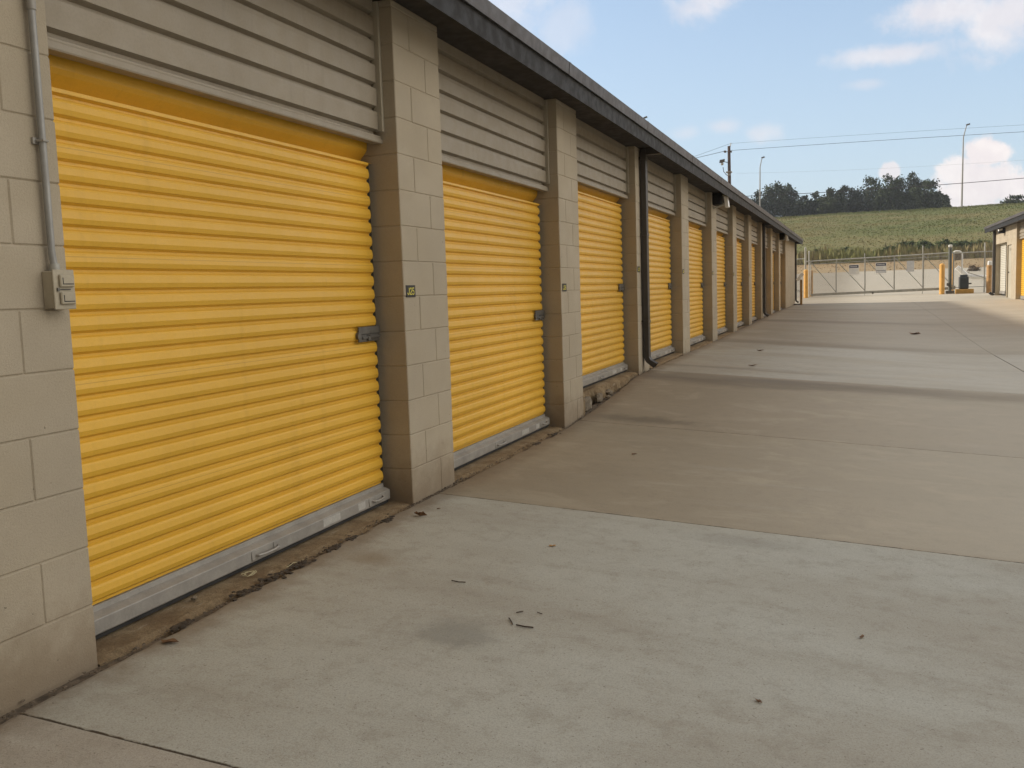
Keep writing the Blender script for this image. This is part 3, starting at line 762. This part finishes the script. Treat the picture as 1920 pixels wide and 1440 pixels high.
bollard(.10, 52.9, .10, 1.38, 'duller orange bollard just behind the left yellow bollard', M['bollard_old'])
bollard(6.40, 51.0, .125, 1.46, 'bright yellow bollard at the right end of the gate', M['bollard'])
bollard(8.50, 51.0, .12, 1.32, 'faded orange bollard with white cap beside the right building', M['bollard_old'], True)
# gate operator on its plinth
x, y = 7.40, 51.3; z = gz(x, y)
t = Thing('gate_operator', (x, y, z), 'dark gate operator box on an orange painted plinth', 'gate motor')
t.part('plinth', MB().cbox(x-.36, x+.44, y-.3, y+.3, z-.1, z+.22, .02), M['orange'])
t.part('housing', MB().cbox(x-.21, x+.22, y-.2, y+.2, z+.22, z+.84, .04), M['opbox'])
t.part('hood', MB().cbox(x-.17, x+.18, y-.17, y+.17, z+.84, z+.93, .035), M['opbox'])
t.part('drive_shaft', MB().tube([(x+.22, y, z+.48), (x+.36, y, z+.48)], .035, 8), M['steel_dark'])
# yellow pole with white gooseneck
x, y = 7.18, 54.5; z = gz(x, y)
t = Thing('access_pole', (x, y, z), 'slim yellow pole with a white gooseneck pipe behind the gate', 'pole')
t.part('pole_shaft', MB().tube([(x, y, z-.2), (x, y, z+2.05)], .065, 12), M['bollard'], smooth=True)
t.part('gooseneck', MB().tube([(x, y, z+2.02), (x+.10, y, z+2.10), (x+.32, y, z+2.10), (x+.44, y, z+2.0), (x+.45, y, z+.9)], .045, 10), M['white'], smooth=True)
t.part('reader_box', MB().cbox(x+.06, x+.38, y-.06, y+.06, z+1.62, z+1.98, .02), M['chunk'])
t = Thing('barrier_arm', (8.0, 56.5, gz(8, 56.5)), 'white bent barrier arm lying behind the gate operator', 'barrier arm')
q = [at(1794, 501, 56.5), at(1806, 511, 56.5), at(1814, 518, 56.5), at(1826, 519.5, 56.5), at(1850, 520, 56.5), at(1885, 520, 56.5)]
t.part('arm', MB().tube(q, .13, 8), M['white'], smooth=True)
t.part('arm_stand', MB().tube([(q[4].x, 56.5, gz(8, 56.5)-.1), (q[4].x, 56.5, q[4].z)], .06, 8), M['galv_dull'])
# keypad stand at the left building corner
x, y = .33, 39.2; z = gz(x, y)
t = Thing('keypad_stand', (x, y, z), 'tan post with a slanted white keypad hood at the far building corner', 'keypad')
t.part('stand_post', MB().cbox(x-.045, x+.045, y-.045, y+.045, z-.1, z+1.02, .008), M['keypost'])
t.part('keypad_hood', MB().obox((x-.04, y, z+1.12), (.115, 0, .135), (0, .10, 0), (-.045, 0, .038)), M['white'])
# signs on the gate
def sign(x0, x1, z0, z1, label, style):
    y = GY-.045; t = Thing('gate_sign', ((x0+x1)/2, y, z0), label, 'sign', 'signs fixed to the sliding gate')
    t.part('sign_board', MB().cbox(x0, x1, y-.004, y, z0, z1, .0015), M['white'] if style else M['sign_pale'])
    if not style: return
    zz = z1-.03
    t.part('header_band', MB().box(x0+.02, x1-.02, y-.006, y-.0042, zz-.14, zz), M['sign_blue'])
    mb = MB()
    for i in range(7):
        a = x0+.07+i*(x1-x0-.14)/7; mb.box(a, a+.035, y-.0072, y-.0062, zz-.10, zz-.045)
    t.part('header_lettering', mb, M['sign_pale'])
    mb = MB(); z_ = zz-.19
    lim = z0+.05 if style == 1 else zz-.36
    while z_ > lim:
        mb.box(x0+.05, x1-.05-random.uniform(0, .12), y-.0055, y-.0042, z_-.018, z_); z_ -= .045
    t.part('small_print', mb, M['sign_pale'])
    if style == 2:
        t.part('divider_line', MB().box(x0+.01, x1-.01, y-.006, y-.0042, zz-.385, zz-.365), M['sign_blue'])
        t.part('lower_panel', MB().box(x0+.02, x1-.02, y-.006, y-.0042, z0+.02, zz-.39), M['sign_pale'])
sign(2.03, 2.52, 1.53, 2.05, 'white notice with black header on the gate, leftmost of three', 1)
sign(3.33, 3.85, 1.55, 2.10, 'white and pale notice with navy header, middle of the three', 2)
sign(4.82, 5.17, 1.58, 2.13, 'blank pale rectangular sign on the gate, rightmost of three', 0)

# ------------------------------------------------------------------ right building
XR = 8.20
R = Thing('storage_building', (XR, 46.5, gz(XR, 46.5)), 'beige block storage building on the far right with corner light', 'storage building')
ZR = 3.22
def rwall(name, y0, y1, z0, z1, x0=None, mat=None):
    mb = MB(); block_wall(mb, y0, y1, z0, z1, 0, x0=(x0 or XR+.4), x1=XR, sgn=-1); return R.part(name, mb, mat or M['block'])
YS = 22.0
rwall('block_pier', 40.65, 41.90, -.1, ZR); rwall('block_pier', 42.98, 43.14, -.1, ZR)
rwall('block_header', 43.14, 46.36, 2.60, ZR)
rwall('block_pier', 46.36, 46.55, -.1, ZR)
rwall('block_header', 41.90, 42.98, 2.45, ZR)
sd = R.part('service_door', MB().cbox(XR+.05, XR+.09, 41.91, 42.97, .30, 2.44, .004), M['header_trim'])
R.part('door_sign', MB().cbox(XR+.044, XR+.05, 42.2, 42.7, 2.22, 2.32, .002), M['header'], sd)
R.part('door_knob', MB().tube([(XR+.0, 42.75, 1.35), (XR+.05, 42.75, 1.35)], .03, 8), M['steel_dark'], sd)
y = YS+.0; k = 0
while True:
    pe = 40.65 - 2.44 - k*3.048
    if pe < YS: break
    rwall('block_pier', pe-.6096, pe, -.2, ZR); k += 1
def rdoor(y0, y1, zb, zt, mat, xd=.20):
    q = []; z = zb
    while z < zt-.04:
        q += [(XR+xd, z), (XR+xd-.016, z+.02), (XR+xd-.016, z+.048), (XR+xd, z+.068)]; z += .0762
    q += [(XR+xd, zt)]
    mb = MB().extrude_y(q+[(x+.006, z) for x, z in q][::-1], y0+.01, y1-.01)
    d = R.part('roller_door', mb, mat)
    R.part('bottom_bar', MB().cbox(XR+xd-.03, XR+xd+.01, y0+.012, y1-.012, zb-.12, zb, .004), M['galv'], d)
    return d
k = 0
while True:
    pe = 40.65-k*3.048
    if pe-2.44 < YS: break
    zz = max(gz(XR, pe-1.2), gz(XR, pe-.1))
    rdoor(pe-2.4384, pe, zz+.14, 2.66, M['yellow'])
    hp = MB(); q = [(XR+.095, 2.60)]; z = 2.66
    while z < ZR-.1: q += [(XR+.125, z), (XR+.125, z+.02), (XR+.10, z+.045), (XR+.10, z+.12)]; z += .13
    q += [(XR+.10, ZR)]
    hp.extrude_y(q+[(x+.005, z) for x, z in q][::-1], pe-2.436, pe-.002)
    R.part('header_panel', hp, M['header'])
    k += 1
rdoor(44.75, 46.34, .55, 2.62, M['pale_door'])
R.part('door_bay_panel', MB().box(XR+.24, XR+.26, 43.14, 46.36, .1, 2.62), M['inner'])
for ya_, yb_ in ((46.35, 46.54), (YS-.196, YS-.006)):
    R.part('gable_peak', MB().extrude_y([(XR+.1, ZR+.032), (XR+9.0, ZR+.032), (XR+4.5, ZR+.745)][::-1], ya_, yb_), M['header'])
R.part('back_wall', MB().box(XR+8.8, XR+9, YS, 46.55, -.3, ZR), M['block'])
R.part('gable_wall', MB().box(XR+.4, XR+8.8, 46.35, 46.546, -.3, ZR), M['block'])
R.part('gable_wall', MB().box(XR+.02, XR+8.8, YS-.2, YS-.004, -.5, ZR), M['block'])
R.part('soffit', MB().box(XR-.298, XR+9.2, YS-.3, 47.6, ZR, ZR+.03), M['soffit'])
R.part('fascia', MB().box(XR-.315, XR-.299, YS-.3, 47.6, ZR-.05, ZR+.12), M['fascia'])
R.part('gutter_lip', MB().extrude_y([(XR-.300, ZR+.122), (XR-.345, ZR+.118), (XR-.352, ZR+.215), (XR-.300, ZR+.222)][::-1], YS-.3, 47.6), M['drip'])
R.part('roof', MB().extrude_y([(XR-.298, ZR+.215), (XR-.298, ZR+.035), (XR+4.5, ZR+.75), (XR+9.2, ZR+.035), (XR+9.2, ZR+.215), (XR+4.5, ZR+.95)][::-1], YS-.303, 47.603), M['roof'])
sp = R.part('downspout', MB().cbox(XR-.115, XR-.012, 46.36, 46.52, .45, ZR-.02, .01), M['spout'])
R.part('spout_elbow', MB().obox((XR-.13, 46.44, .42), (.09, 0, -.06), (0, .075, 0), (.03, 0, .045)), M['spout'], sp)
fl = R.part('floodlight', MB().cbox(XR-.24, XR, 43.6, 43.95, ZR-.24, ZR-.03, .02), M['fascia'])
R.part('lens_shade', MB().obox((XR-.20, 43.55, ZR-.10), (.07, .02, .02), (-.01, .03, 0), (0, .01, .035)), M['white'], fl)

# ------------------------------------------------------------------ poles, lamps, wires
x = at(1367, 290, 88).x; zb = 1.2; zt_ = at(1367, 274, 88).z
t = Thing('utility_pole', (x, 88, zb), 'dark wooden utility pole with insulators and lamp arm behind the left roof', 'utility pole')
t.part('pole_shaft', MB().tube([(x, 88, zb-.5), (x+.02, 88, (zb+zt_)/2), (x, 88, zt_)], [.20, .175, .13], 10), M['wood'], smooth=True)
t.part('top_pin', MB().tube([(x+.06, 88, zt_-.2), (x+.16, 88, zt_+.15), (x+.18, 88, zt_+.28)], .04, 6), M['galv_dull'])
t.part('insulator', MB().tube([(x-.45, 88, zt_-.45), (x-.25, 88, zt_-.48)], .10, 8), M['steel_dark'])
t.part('insulator', MB().tube([(x+.10, 88, zt_-.50), (x+.25, 88, zt_-.50)], .10, 8), M['steel_dark'])
t.part('standoff_arm', MB().tube([(x-.45, 88, zt_-.47), (x+.2, 88, zt_-.50)], .03, 6), M['galv_dull'])
lz = at(1354, 302, 88)
t.part('lamp_arm', MB().tube([(x, 88, lz.z-.2), (lz.x+.1, 88, lz.z-.05)], .035, 6), M['steel_dark'])
t.part('lamp_head', MB().obox((lz.x, 88, lz.z), (.22, 0, .03), (0, .12, 0), (.02, 0, .13)), M['steel_dark'])
t.part('lamp_bowl', MB().blob((lz.x, 88, lz.z-.26), .13, 3), M['galv_dull'], smooth=True)
t.part('service_loop', MB().tube([(x-.55, 88, lz.z-.55), (x-.5, 88, lz.z-.95), (x-.28, 88, lz.z-1.25), (x-.05, 88, lz.z-1.4)], .03, 5), M['wire'])
t.part('clamp', MB().cbox(x-.28, x+.25, 87.8, 88.2, lz.z-1.12, lz.z-.98, .03).cbox(x-.12, x+.12, 87.75, 88.2, lz.z-1.38, lz.z-1.2, .03), M['galv'])
def wire(p0, p1, p2, r, label, Y=88):
    a, b, c_ = [at(px, py, Y) for px, py in (p0, p1, p2)]
    def f(xx):                         # parabola through three surveyed points
        return (a.z*(xx-b.x)*(xx-c_.x)/((a.x-b.x)*(a.x-c_.x)) + b.z*(xx-a.x)*(xx-c_.x)/((b.x-a.x)*(b.x-c_.x)) + c_.z*(xx-a.x)*(xx-b.x)/((c_.x-a.x)*(c_.x-b.x)))
    hi = max(a.x, c_.x)+8; lo = min(a.x, c_.x); pts = [(lo+(hi-lo)*i/30, Y, f(lo+(hi-lo)*i/30)) for i in range(31)]
    e1, e0 = Vector(pts[-1]), Vector(pts[-2]); pts += [tuple(e1+(e1-e0).normalized()*q_) for q_ in (20, 45)]
    return tag(MB().tube(pts, r, 5).build('power_line', M['wire']), label, 'power line', 'overhead lines from the utility pole')
wire((1370, 269), (1640, 251), (1920, 234), .008, 'thin topmost power line running right from the pole top')
wire((1372, 282), (1640, 264), (1920, 247), .016, 'second power line from the top, leaving the pole insulator to the right')
wire((1380, 325), (1650, 316), (1920, 300), .004, 'very faint thin line halfway down the pole, crossing the sky')
wire((1372, 369), (1640, 355), (1920, 334), .026, 'thick low cable passing in front of the crest trees')
def lwire(p0, p1, r, label):
    a, b = at(*p0, 88), at(*p1, 88); d = (b-a)
    pts = [a+d*(i/20*4)-Vector((0, 0, .3*math.sin(math.pi*min(1, i/20*1.0)))) for i in range(21)]
    return tag(MB().tube(pts, r, 5).build('power_line', M['wire']), label, 'power line', 'overhead lines from the utility pole')
lwire((1370, 269), (1290, 293), .012, 'thin upper power line dropping left from the pole top')
lwire((1360, 283), (1303, 292), .020, 'lower power line running left from the pole insulator')
def lamp(px, top, Y, label, r=.14, bend=1.2):
    pt = at(px, top, Y); x = pt.x - bend*.55; zb = hz(x, Y)-.3 if Y > 117 else gz(x, Y); H = pt.z-zb
    t = Thing('street_lamp', (x, Y, zb), label, 'street lamp', 'highway lamps on the embankment')
    t.part('lamp_column', MB().tube([(x, Y, zb), (x+.05, Y, zb+H*.45), (x+.1, Y, zb+H*.84), (x+bend*.3, Y, zb+H*.93), (x+bend*.48, Y, zb+H*.985)], [r*1.3, r, r*.7, r*.6, r*.5], 8), M['lamp'], smooth=True)
    t.part('lamp_head', MB().obox((x+bend*.62, Y, zb+H*.99), (.30, 0, .08), (0, .22, 0), (-.03, 0, .11)), M['steel_dark'])
lamp(1814, 232, 184, 'tall slender highway lamp standing on the hill at right', .13, 1.3)
lamp(1430, 294, 189, 'shorter highway lamp in front of the left tree clump', .13, 1.1)
lamp(1209, 218, 165, 'highway lamp of which only the head shows above the roof edge', .12, 1.8)

HAZE = .0004
# ------------------------------------------------------------------ small things on the ground
def leaf(x, y, s, rot, label, name='fallen_leaf', mat='leaf_dead', cat='leaf', flat=.35):
    z = gz(x, y); rnd = random.Random(int(x*1000+y*77)); mb = MB(); n = 9; vs = []
    ca, sa = math.cos(rot), math.sin(rot)
    for i in range(n):
        th = 2*math.pi*i/n; rr = s*(1+.35*rnd.uniform(-1, 1)); u, v = math.cos(th)*rr, math.sin(th)*rr*.55
        vs.append((x+u*ca-v*sa, y+u*sa+v*ca, z+.004+s*flat*abs(math.sin(th*1.5+rnd.random()))))
    top = (x, y, z+.006+s*.18); n_ = len(vs)
    vs2 = [(a, b, c_-.0015) for a, b, c_ in vs]
    mb.add(vs+[top]+vs2+[(x, y, z+.003)], [(i, (i+1) % n_, n_) for i in range(n_)] + [((i+1) % n_+n_+1, i+n_+1, 2*n_+1) for i in range(n_)] + [(i, i+n_+1, (i+1) % n_+n_+1, (i+1) % n_) for i in range(n_)])
    return tag(mb.build(name, M[mat], origin=(x, y, z)), label, cat)
leaf(.125, 2.60, .032, .4, 'brown curled leaf on the slab near the first threshold')
leaf(.175, 4.56, .030, .2, 'dark folded leaf on the slab before the first full pier', flat=.9)
leaf(1.02, 4.34, .016, .3, 'small orange leaf on grey concrete left of centre', mat='bollard_old')
leaf(2.48, 3.72, .016, 1.1, 'small dark leaf alone on the open grey concrete at right')
leaf(2.16, 2.99, .014, 2.2, 'tiny dark leaf near the bottom edge of the slab')
leaf(.20, 4.75, .010, .2, 'speck of leaf litter by the first full pier')
leaf(.85, 6.9, .020, .2, 'small dark leaf on the tan slab')
leaf(1.15, 12.6, .05, .2, 'dark leaf on the light slab past the downspout')
leaf(1.0, 15.2, .06, .2, 'flat leaf on the pale slab farther along')
leaf(3.6, 21.5, .12, .1, 'dark scrap lying on the far tan slab')
def twig(pts, r, label):
    q = [(x, y, gz(x, y)+.003+r) for x, y in pts]
    return tag(MB().tube(q, r, 5).build('twig', M['twig'], origin=q[0]), label, 'twig', 'twigs scattered on the grey slab')
twig([(1.165, 3.33), (1.185, 3.30), (1.20, 3.275)], .0028, 'short twig at the left of the twig cluster')
twig([(1.215, 3.275), (1.25, 3.272), (1.285, 3.278)], .0030, 'longest straight twig of the cluster')
twig([(1.17, 3.40), (1.19, 3.425)], .0025, 'small twig above the rest of the cluster')
twig([(.775, 3.645), (.81, 3.64), (.84, 3.65)], .0025, 'thin twig lying alone left of the twig cluster')
twig([(1.245, 3.44), (1.27, 3.43)], .0018, 'tiny twig farthest back in the cluster')
# weeds thread on the first threshold
pts = []; rnd = random.Random(3)
for i in range(26):
    a = i*.55; rr = .02+.016*math.sin(i*.7); pts.append((-.075+rr*math.cos(a), 3.32+i*.0018+rr*1.6*math.sin(a), .012+.010*abs(math.sin(i*.9))))
tag(MB().tube(pts, .0016, 5).build('string_tangle', M['string'], origin=pts[0]), 'pale tangled string on the first threshold below the handle', 'string')
pts = [(.015+.006*math.sin(i*.8), 3.50+i*.012, .004+.004*math.sin(i*.5)) for i in range(12)]
tag(MB().tube(pts, .0016, 5).build('straw', M['string'], origin=pts[0]), 'pale dry stem lying across the wall joint', 'straw')
tag(MB().blob((-.095, 3.00, .014), .011, 5, rough=.3, sq=(1, 1.2, .8)).build('pebble', M['chunk'], origin=(-.095, 3.0, .006)), 'pale pebble on the first threshold against the door', 'pebble')
# soil crumbs in the joint between building and paving
mb = MB(); rnd = random.Random(21)
for i in range(800):
    y = rnd.choice([rnd.uniform(1.5, 2.8), rnd.uniform(2.9, 4.7), rnd.uniform(4.7, 5.6), rnd.uniform(5.6, 8.4), rnd.uniform(8.4, 14)])
    cl = mn.noise(Vector((0, y*2.3, 4)))
    ee = lin(y, [(1.5, .075), (3, .055), (4.2, .020), (5.2, .022), (8.5, .016), (12, .03), (99, .03)])
    x = rnd.gauss(ee-.012, .012 if cl < .05 else .024)
    if x < -.03 or (pl(0) < y < pl(0)+PW and x < .003): x = abs(x)+.004
    s = rnd.uniform(.002, .006)*(1.4 if cl > .1 else 1)
    if x > ee+.012 and cl < .1: continue
    mb.blob((x, y, gz(.05, y)-.006+s*.4), s, i, 5, 3, .35, (1, 1.4, .6))
mb.box(-.02, .10, 1.0, 40, -.5, -.3)
tag(mb.build('joint_soil', M['soil']), 'dark crumbly soil filling the joint along the wall', 'soil', kind='stuff')
# a bed of soil right under the joint
vs = []; ys = frange(-2, 40.5, .25)
for y in ys: vs += [(-.06, y, gz(.05, y)-.020), (.16, y, gz(.16, y)-.020)]
bed = MB().add(vs, [(2*i, 2*i+1, 2*i+3, 2*i+2) for i in range(len(ys)-1)]).build('soil_bed', M['soil']); tag(bed, 'dark moist soil lying in the wall joint', 'soil', kind='stuff')
# dark clods pressed over the slab edge
for i, (y, s, lb) in enumerate([(3.16, .050, 'long dark soil clod over the slab edge, nearest the camera'), (3.36, .055, 'dark soil clod on the slab edge beside the string'), (3.56, .045, 'dark clod on the slab edge past the pale stem'),
        (3.86, .030, 'small dark clod on the slab edge below the door plates'), (4.02, .028, 'round dark clod near the second door plate'), (4.42, .034, 'wide dark clod shortly before the first full pier'),
        (6.95, .035, 'dark clod on the slab edge before the second threshold'), (7.45, .030, 'small clod on the edge close to the second pier'), (2.75, .028, 'flat smear of soil near the brown leaf')]):
    mb = MB(); rnd = random.Random(300+i)
    for j in range(26):
        mb.blob((.045+rnd.gauss(0, s*.33), y+rnd.gauss(0, s*.9), gz(.05, y)+.001), rnd.uniform(.004, .011), j, 6, 4, .35, (1.4, 1.7, .4))
    tag(mb.build('soil_clod', M['soil_dark'], origin=(.045, y, 0)), lb, 'soil', 'soil clods along the slab edge')
# rubble at the broken threshold
def chunk(x, y, z, s, sq, seed, label):
    tag(MB().blob((x, y, z), s, seed, 9, 7, .22, sq).build('concrete_chunk', M['chunk'], origin=(x, y, z)), label, 'rubble', 'broken concrete at the raised threshold')
chunk(-.055, 8.78, .09, .085, (.55, 2.0, .85), 1, 'large broken concrete lump just past the second pier')
chunk(-.03, 9.18, .11, .06, (.6, 1.6, .8), 2, 'middle concrete lump in front of the broken threshold')
chunk(-.02, 9.55, .125, .05, (.6, 1.8, .6), 3, 'small pale edged concrete lump by the crack')
chunk(.02, 9.36, .10, .028, (1, 1.5, .6), 4, 'loose crumb of concrete fallen on the slab')

hz_ = MB().box(-925, 925, -720, 925, -4, 42)
hm = D.materials.new('thin_air'); hm.use_nodes = True; hn = hm.node_tree; hn.nodes.remove(hn.nodes['Principled BSDF'])
pvn = hn.nodes.new('ShaderNodeVolumePrincipled'); pvn.inputs['Color'].default_value = (.80, .88, 1.0, 1); pvn.inputs['Density'].default_value = HAZE
pvn.inputs['Anisotropy'].default_value = .2
hn.links.new(pvn.outputs[0], hn.nodes['Material Output'].inputs['Volume'])
tag(hz_.build('haze', hm), kind='stuff')
# ------------------------------------------------------------------ world: sky and clouds
CLOUD = (5.0, 4.65, 4.55); EAST = (11.2, 10.4, 9.1); BACK = (1.3, 1.1, .85)
SUN_EL, SUN_AZ = math.radians(26), math.radians(-88)     # azimuth from +Y, negative towards -X
w = D.worlds.new('World'); sc.world = w; w.use_nodes = True
nt = w.node_tree; k = N(nt); bg = nt.nodes['Background']
sky = k.node('ShaderNodeTexSky', sky_type='NISHITA'); sky.sun_disc = False
sky.sun_elevation = SUN_EL; sky.sun_rotation = SUN_AZ; sky.air_density = 1.0; sky.dust_density = 1.2; sky.ozone_density = 1.2; sky.altitude = 100
tc = k.node('ShaderNodeTexCoord').outputs['Generated']
nrm = k.node('ShaderNodeVectorMath', operation='NORMALIZE'); k.link(tc, nrm.inputs[0]); dv = nrm.outputs[0]
nz = k.noise(dv, 14, 8, .62, .3); nz2 = k.noise(dv, 45, 6, .65)
nn = k.math('ADD', k.math('MULTIPLY', k.math('SUBTRACT', nz, .5), 1.9), k.math('MULTIPLY', k.math('SUBTRACT', nz2, .5), .9))
cl = None
clouds = [(960, 10, 120, 85, .45), (1050, 45, 70, 60, .28), (1330, 2, 75, 38, .62), (1775, 22, 105, 42, .72), (1890, 35, 110, 62, .75), (1668, 103, 105, 22, .62),
          (1620, 158, 40, 12, .3), (1355, 238, 45, 22, .42), (1432, 250, 50, 26, .48), (1288, 250, 36, 18, .3), (1855, 285, 46, 38, 1.0), (1800, 322, 42, 34, .9), (1850, 345, 85, 55, .95),
          (1795, 375, 45, 35, .9), (1925, 365, 60, 60, .95), (1670, 322, 20, 20, .8), (1990, 300, 60, 60, .9), (700, -160, 300, 160, .7), (2300, 120, 240, 90, .8), (2200, 330, 300, 70, .9), (1500, -250, 260, 90, .6)]
for px, py, rx, ry, s in clouds:
    c0 = vdir(px, py); rt = c0.cross(Vector((0, 0, 1))).normalized(); up = rt.cross(c0)
    du = k.node('ShaderNodeVectorMath', operation='DOT_PRODUCT'); k.link(dv, du.inputs[0]); du.inputs[1].default_value = tuple(rt*(FPX/rx))
    dw = k.node('ShaderNodeVectorMath', operation='DOT_PRODUCT'); k.link(dv, dw.inputs[0]); dw.inputs[1].default_value = tuple(up*(FPX/ry))
    dq = k.node('ShaderNodeVectorMath', operation='DOT_PRODUCT'); k.link(dv, dq.inputs[0]); dq.inputs[1].default_value = tuple(c0)
    r2 = k.math('SQRT', k.math('ADD', k.math('MULTIPLY', du.outputs['Value'], du.outputs['Value']), k.math('MULTIPLY', dw.outputs['Value'], dw.outputs['Value'])))
    v = k.math('ADD', k.math('SUBTRACT', 1.0, r2), nn)
    edge = (.05, .38) if s >= .8 else (-.1, .8)
    v = k.math('MULTIPLY', k.remap(v, edge[0], edge[1], 0, s), k.math('GREATER_THAN', dq.outputs['Value'], 0.0))
    cl = v if cl is None else k.math('MAXIMUM', cl, v)
# unseen cloud added for the light: bright fill east, dark bank behind the camera
sp_ = k.node('ShaderNodeSeparateXYZ'); k.link(dv, sp_.inputs[0]); DX, DY, DZ = sp_.outputs
gn = k.noise(dv, 2.6, 6, .6, .4)
east = k.remap(k.math('ADD', DX, k.math('MULTIPLY', k.math('SUBTRACT', gn, .5), .9)), .25, .75, 0, 1)
back = k.remap(k.math('SUBTRACT', k.math('MULTIPLY', k.math('SUBTRACT', gn, .5), .5), DY), .05, .40, 0, 1)
back = k.math('MULTIPLY', back, k.remap(DZ, .55, .95, 1, 0))
front = k.node('ShaderNodeVectorMath', operation='DOT_PRODUCT'); k.link(dv, front.inputs[0]); front.inputs[1].default_value = tuple(vdir(1350, 350))
away = k.remap(front.outputs['Value'], .80, .935, 1, 0)
gen = k.math('MULTIPLY', k.math('MAXIMUM', k.math('MAXIMUM', k.remap(gn, .36, .56, 0, .9), k.math('MULTIPLY', east, .9)), back), away)
gcol = k.mix(east, (4.6, 4.1, 3.5), EAST)
gcol = k.mix(back, gcol, BACK)
hazec = k.math('MULTIPLY', k.noise(dv, 2.5, 3, .5), .06)
skyc = k.mix(k.math('ADD', hazec, k.remap(DZ, .02, .45, .62, .16)), sky.outputs[0], (2.62, 3.22, 3.95))
shade = k.remap(k.noise(dv, 26, 7, .65, .3), .35, .62, 0, .8)
fin = k.mix(cl, k.mix(gen, skyc, gcol), k.mix(shade, CLOUD, tuple(c_*f_ for c_, f_ in zip(CLOUD, (.88, .87, .90)))))
k.link(fin, bg.inputs['Color']); bg.inputs['Strength'].default_value = .12
sun = D.lights.new('sun', 'SUN'); sun.energy = 2.8; sun.angle = math.radians(3.5); sun.color = (1.0, .90, .76)
so = D.objects.new('sun', sun); C.objects.link(so)
sd_ = Vector((math.sin(SUN_AZ)*math.cos(SUN_EL), math.cos(SUN_AZ)*math.cos(SUN_EL), math.sin(SUN_EL)))
so.rotation_euler = sd_.to_track_quat('Z', 'Y').to_euler(); so.location = sd_*60
sc.view_settings.view_transform = 'Standard'; sc.view_settings.look = 'None'; sc.view_settings.gamma = 1; sc.view_settings.exposure = .8
sc.render.engine = 'CYCLES'
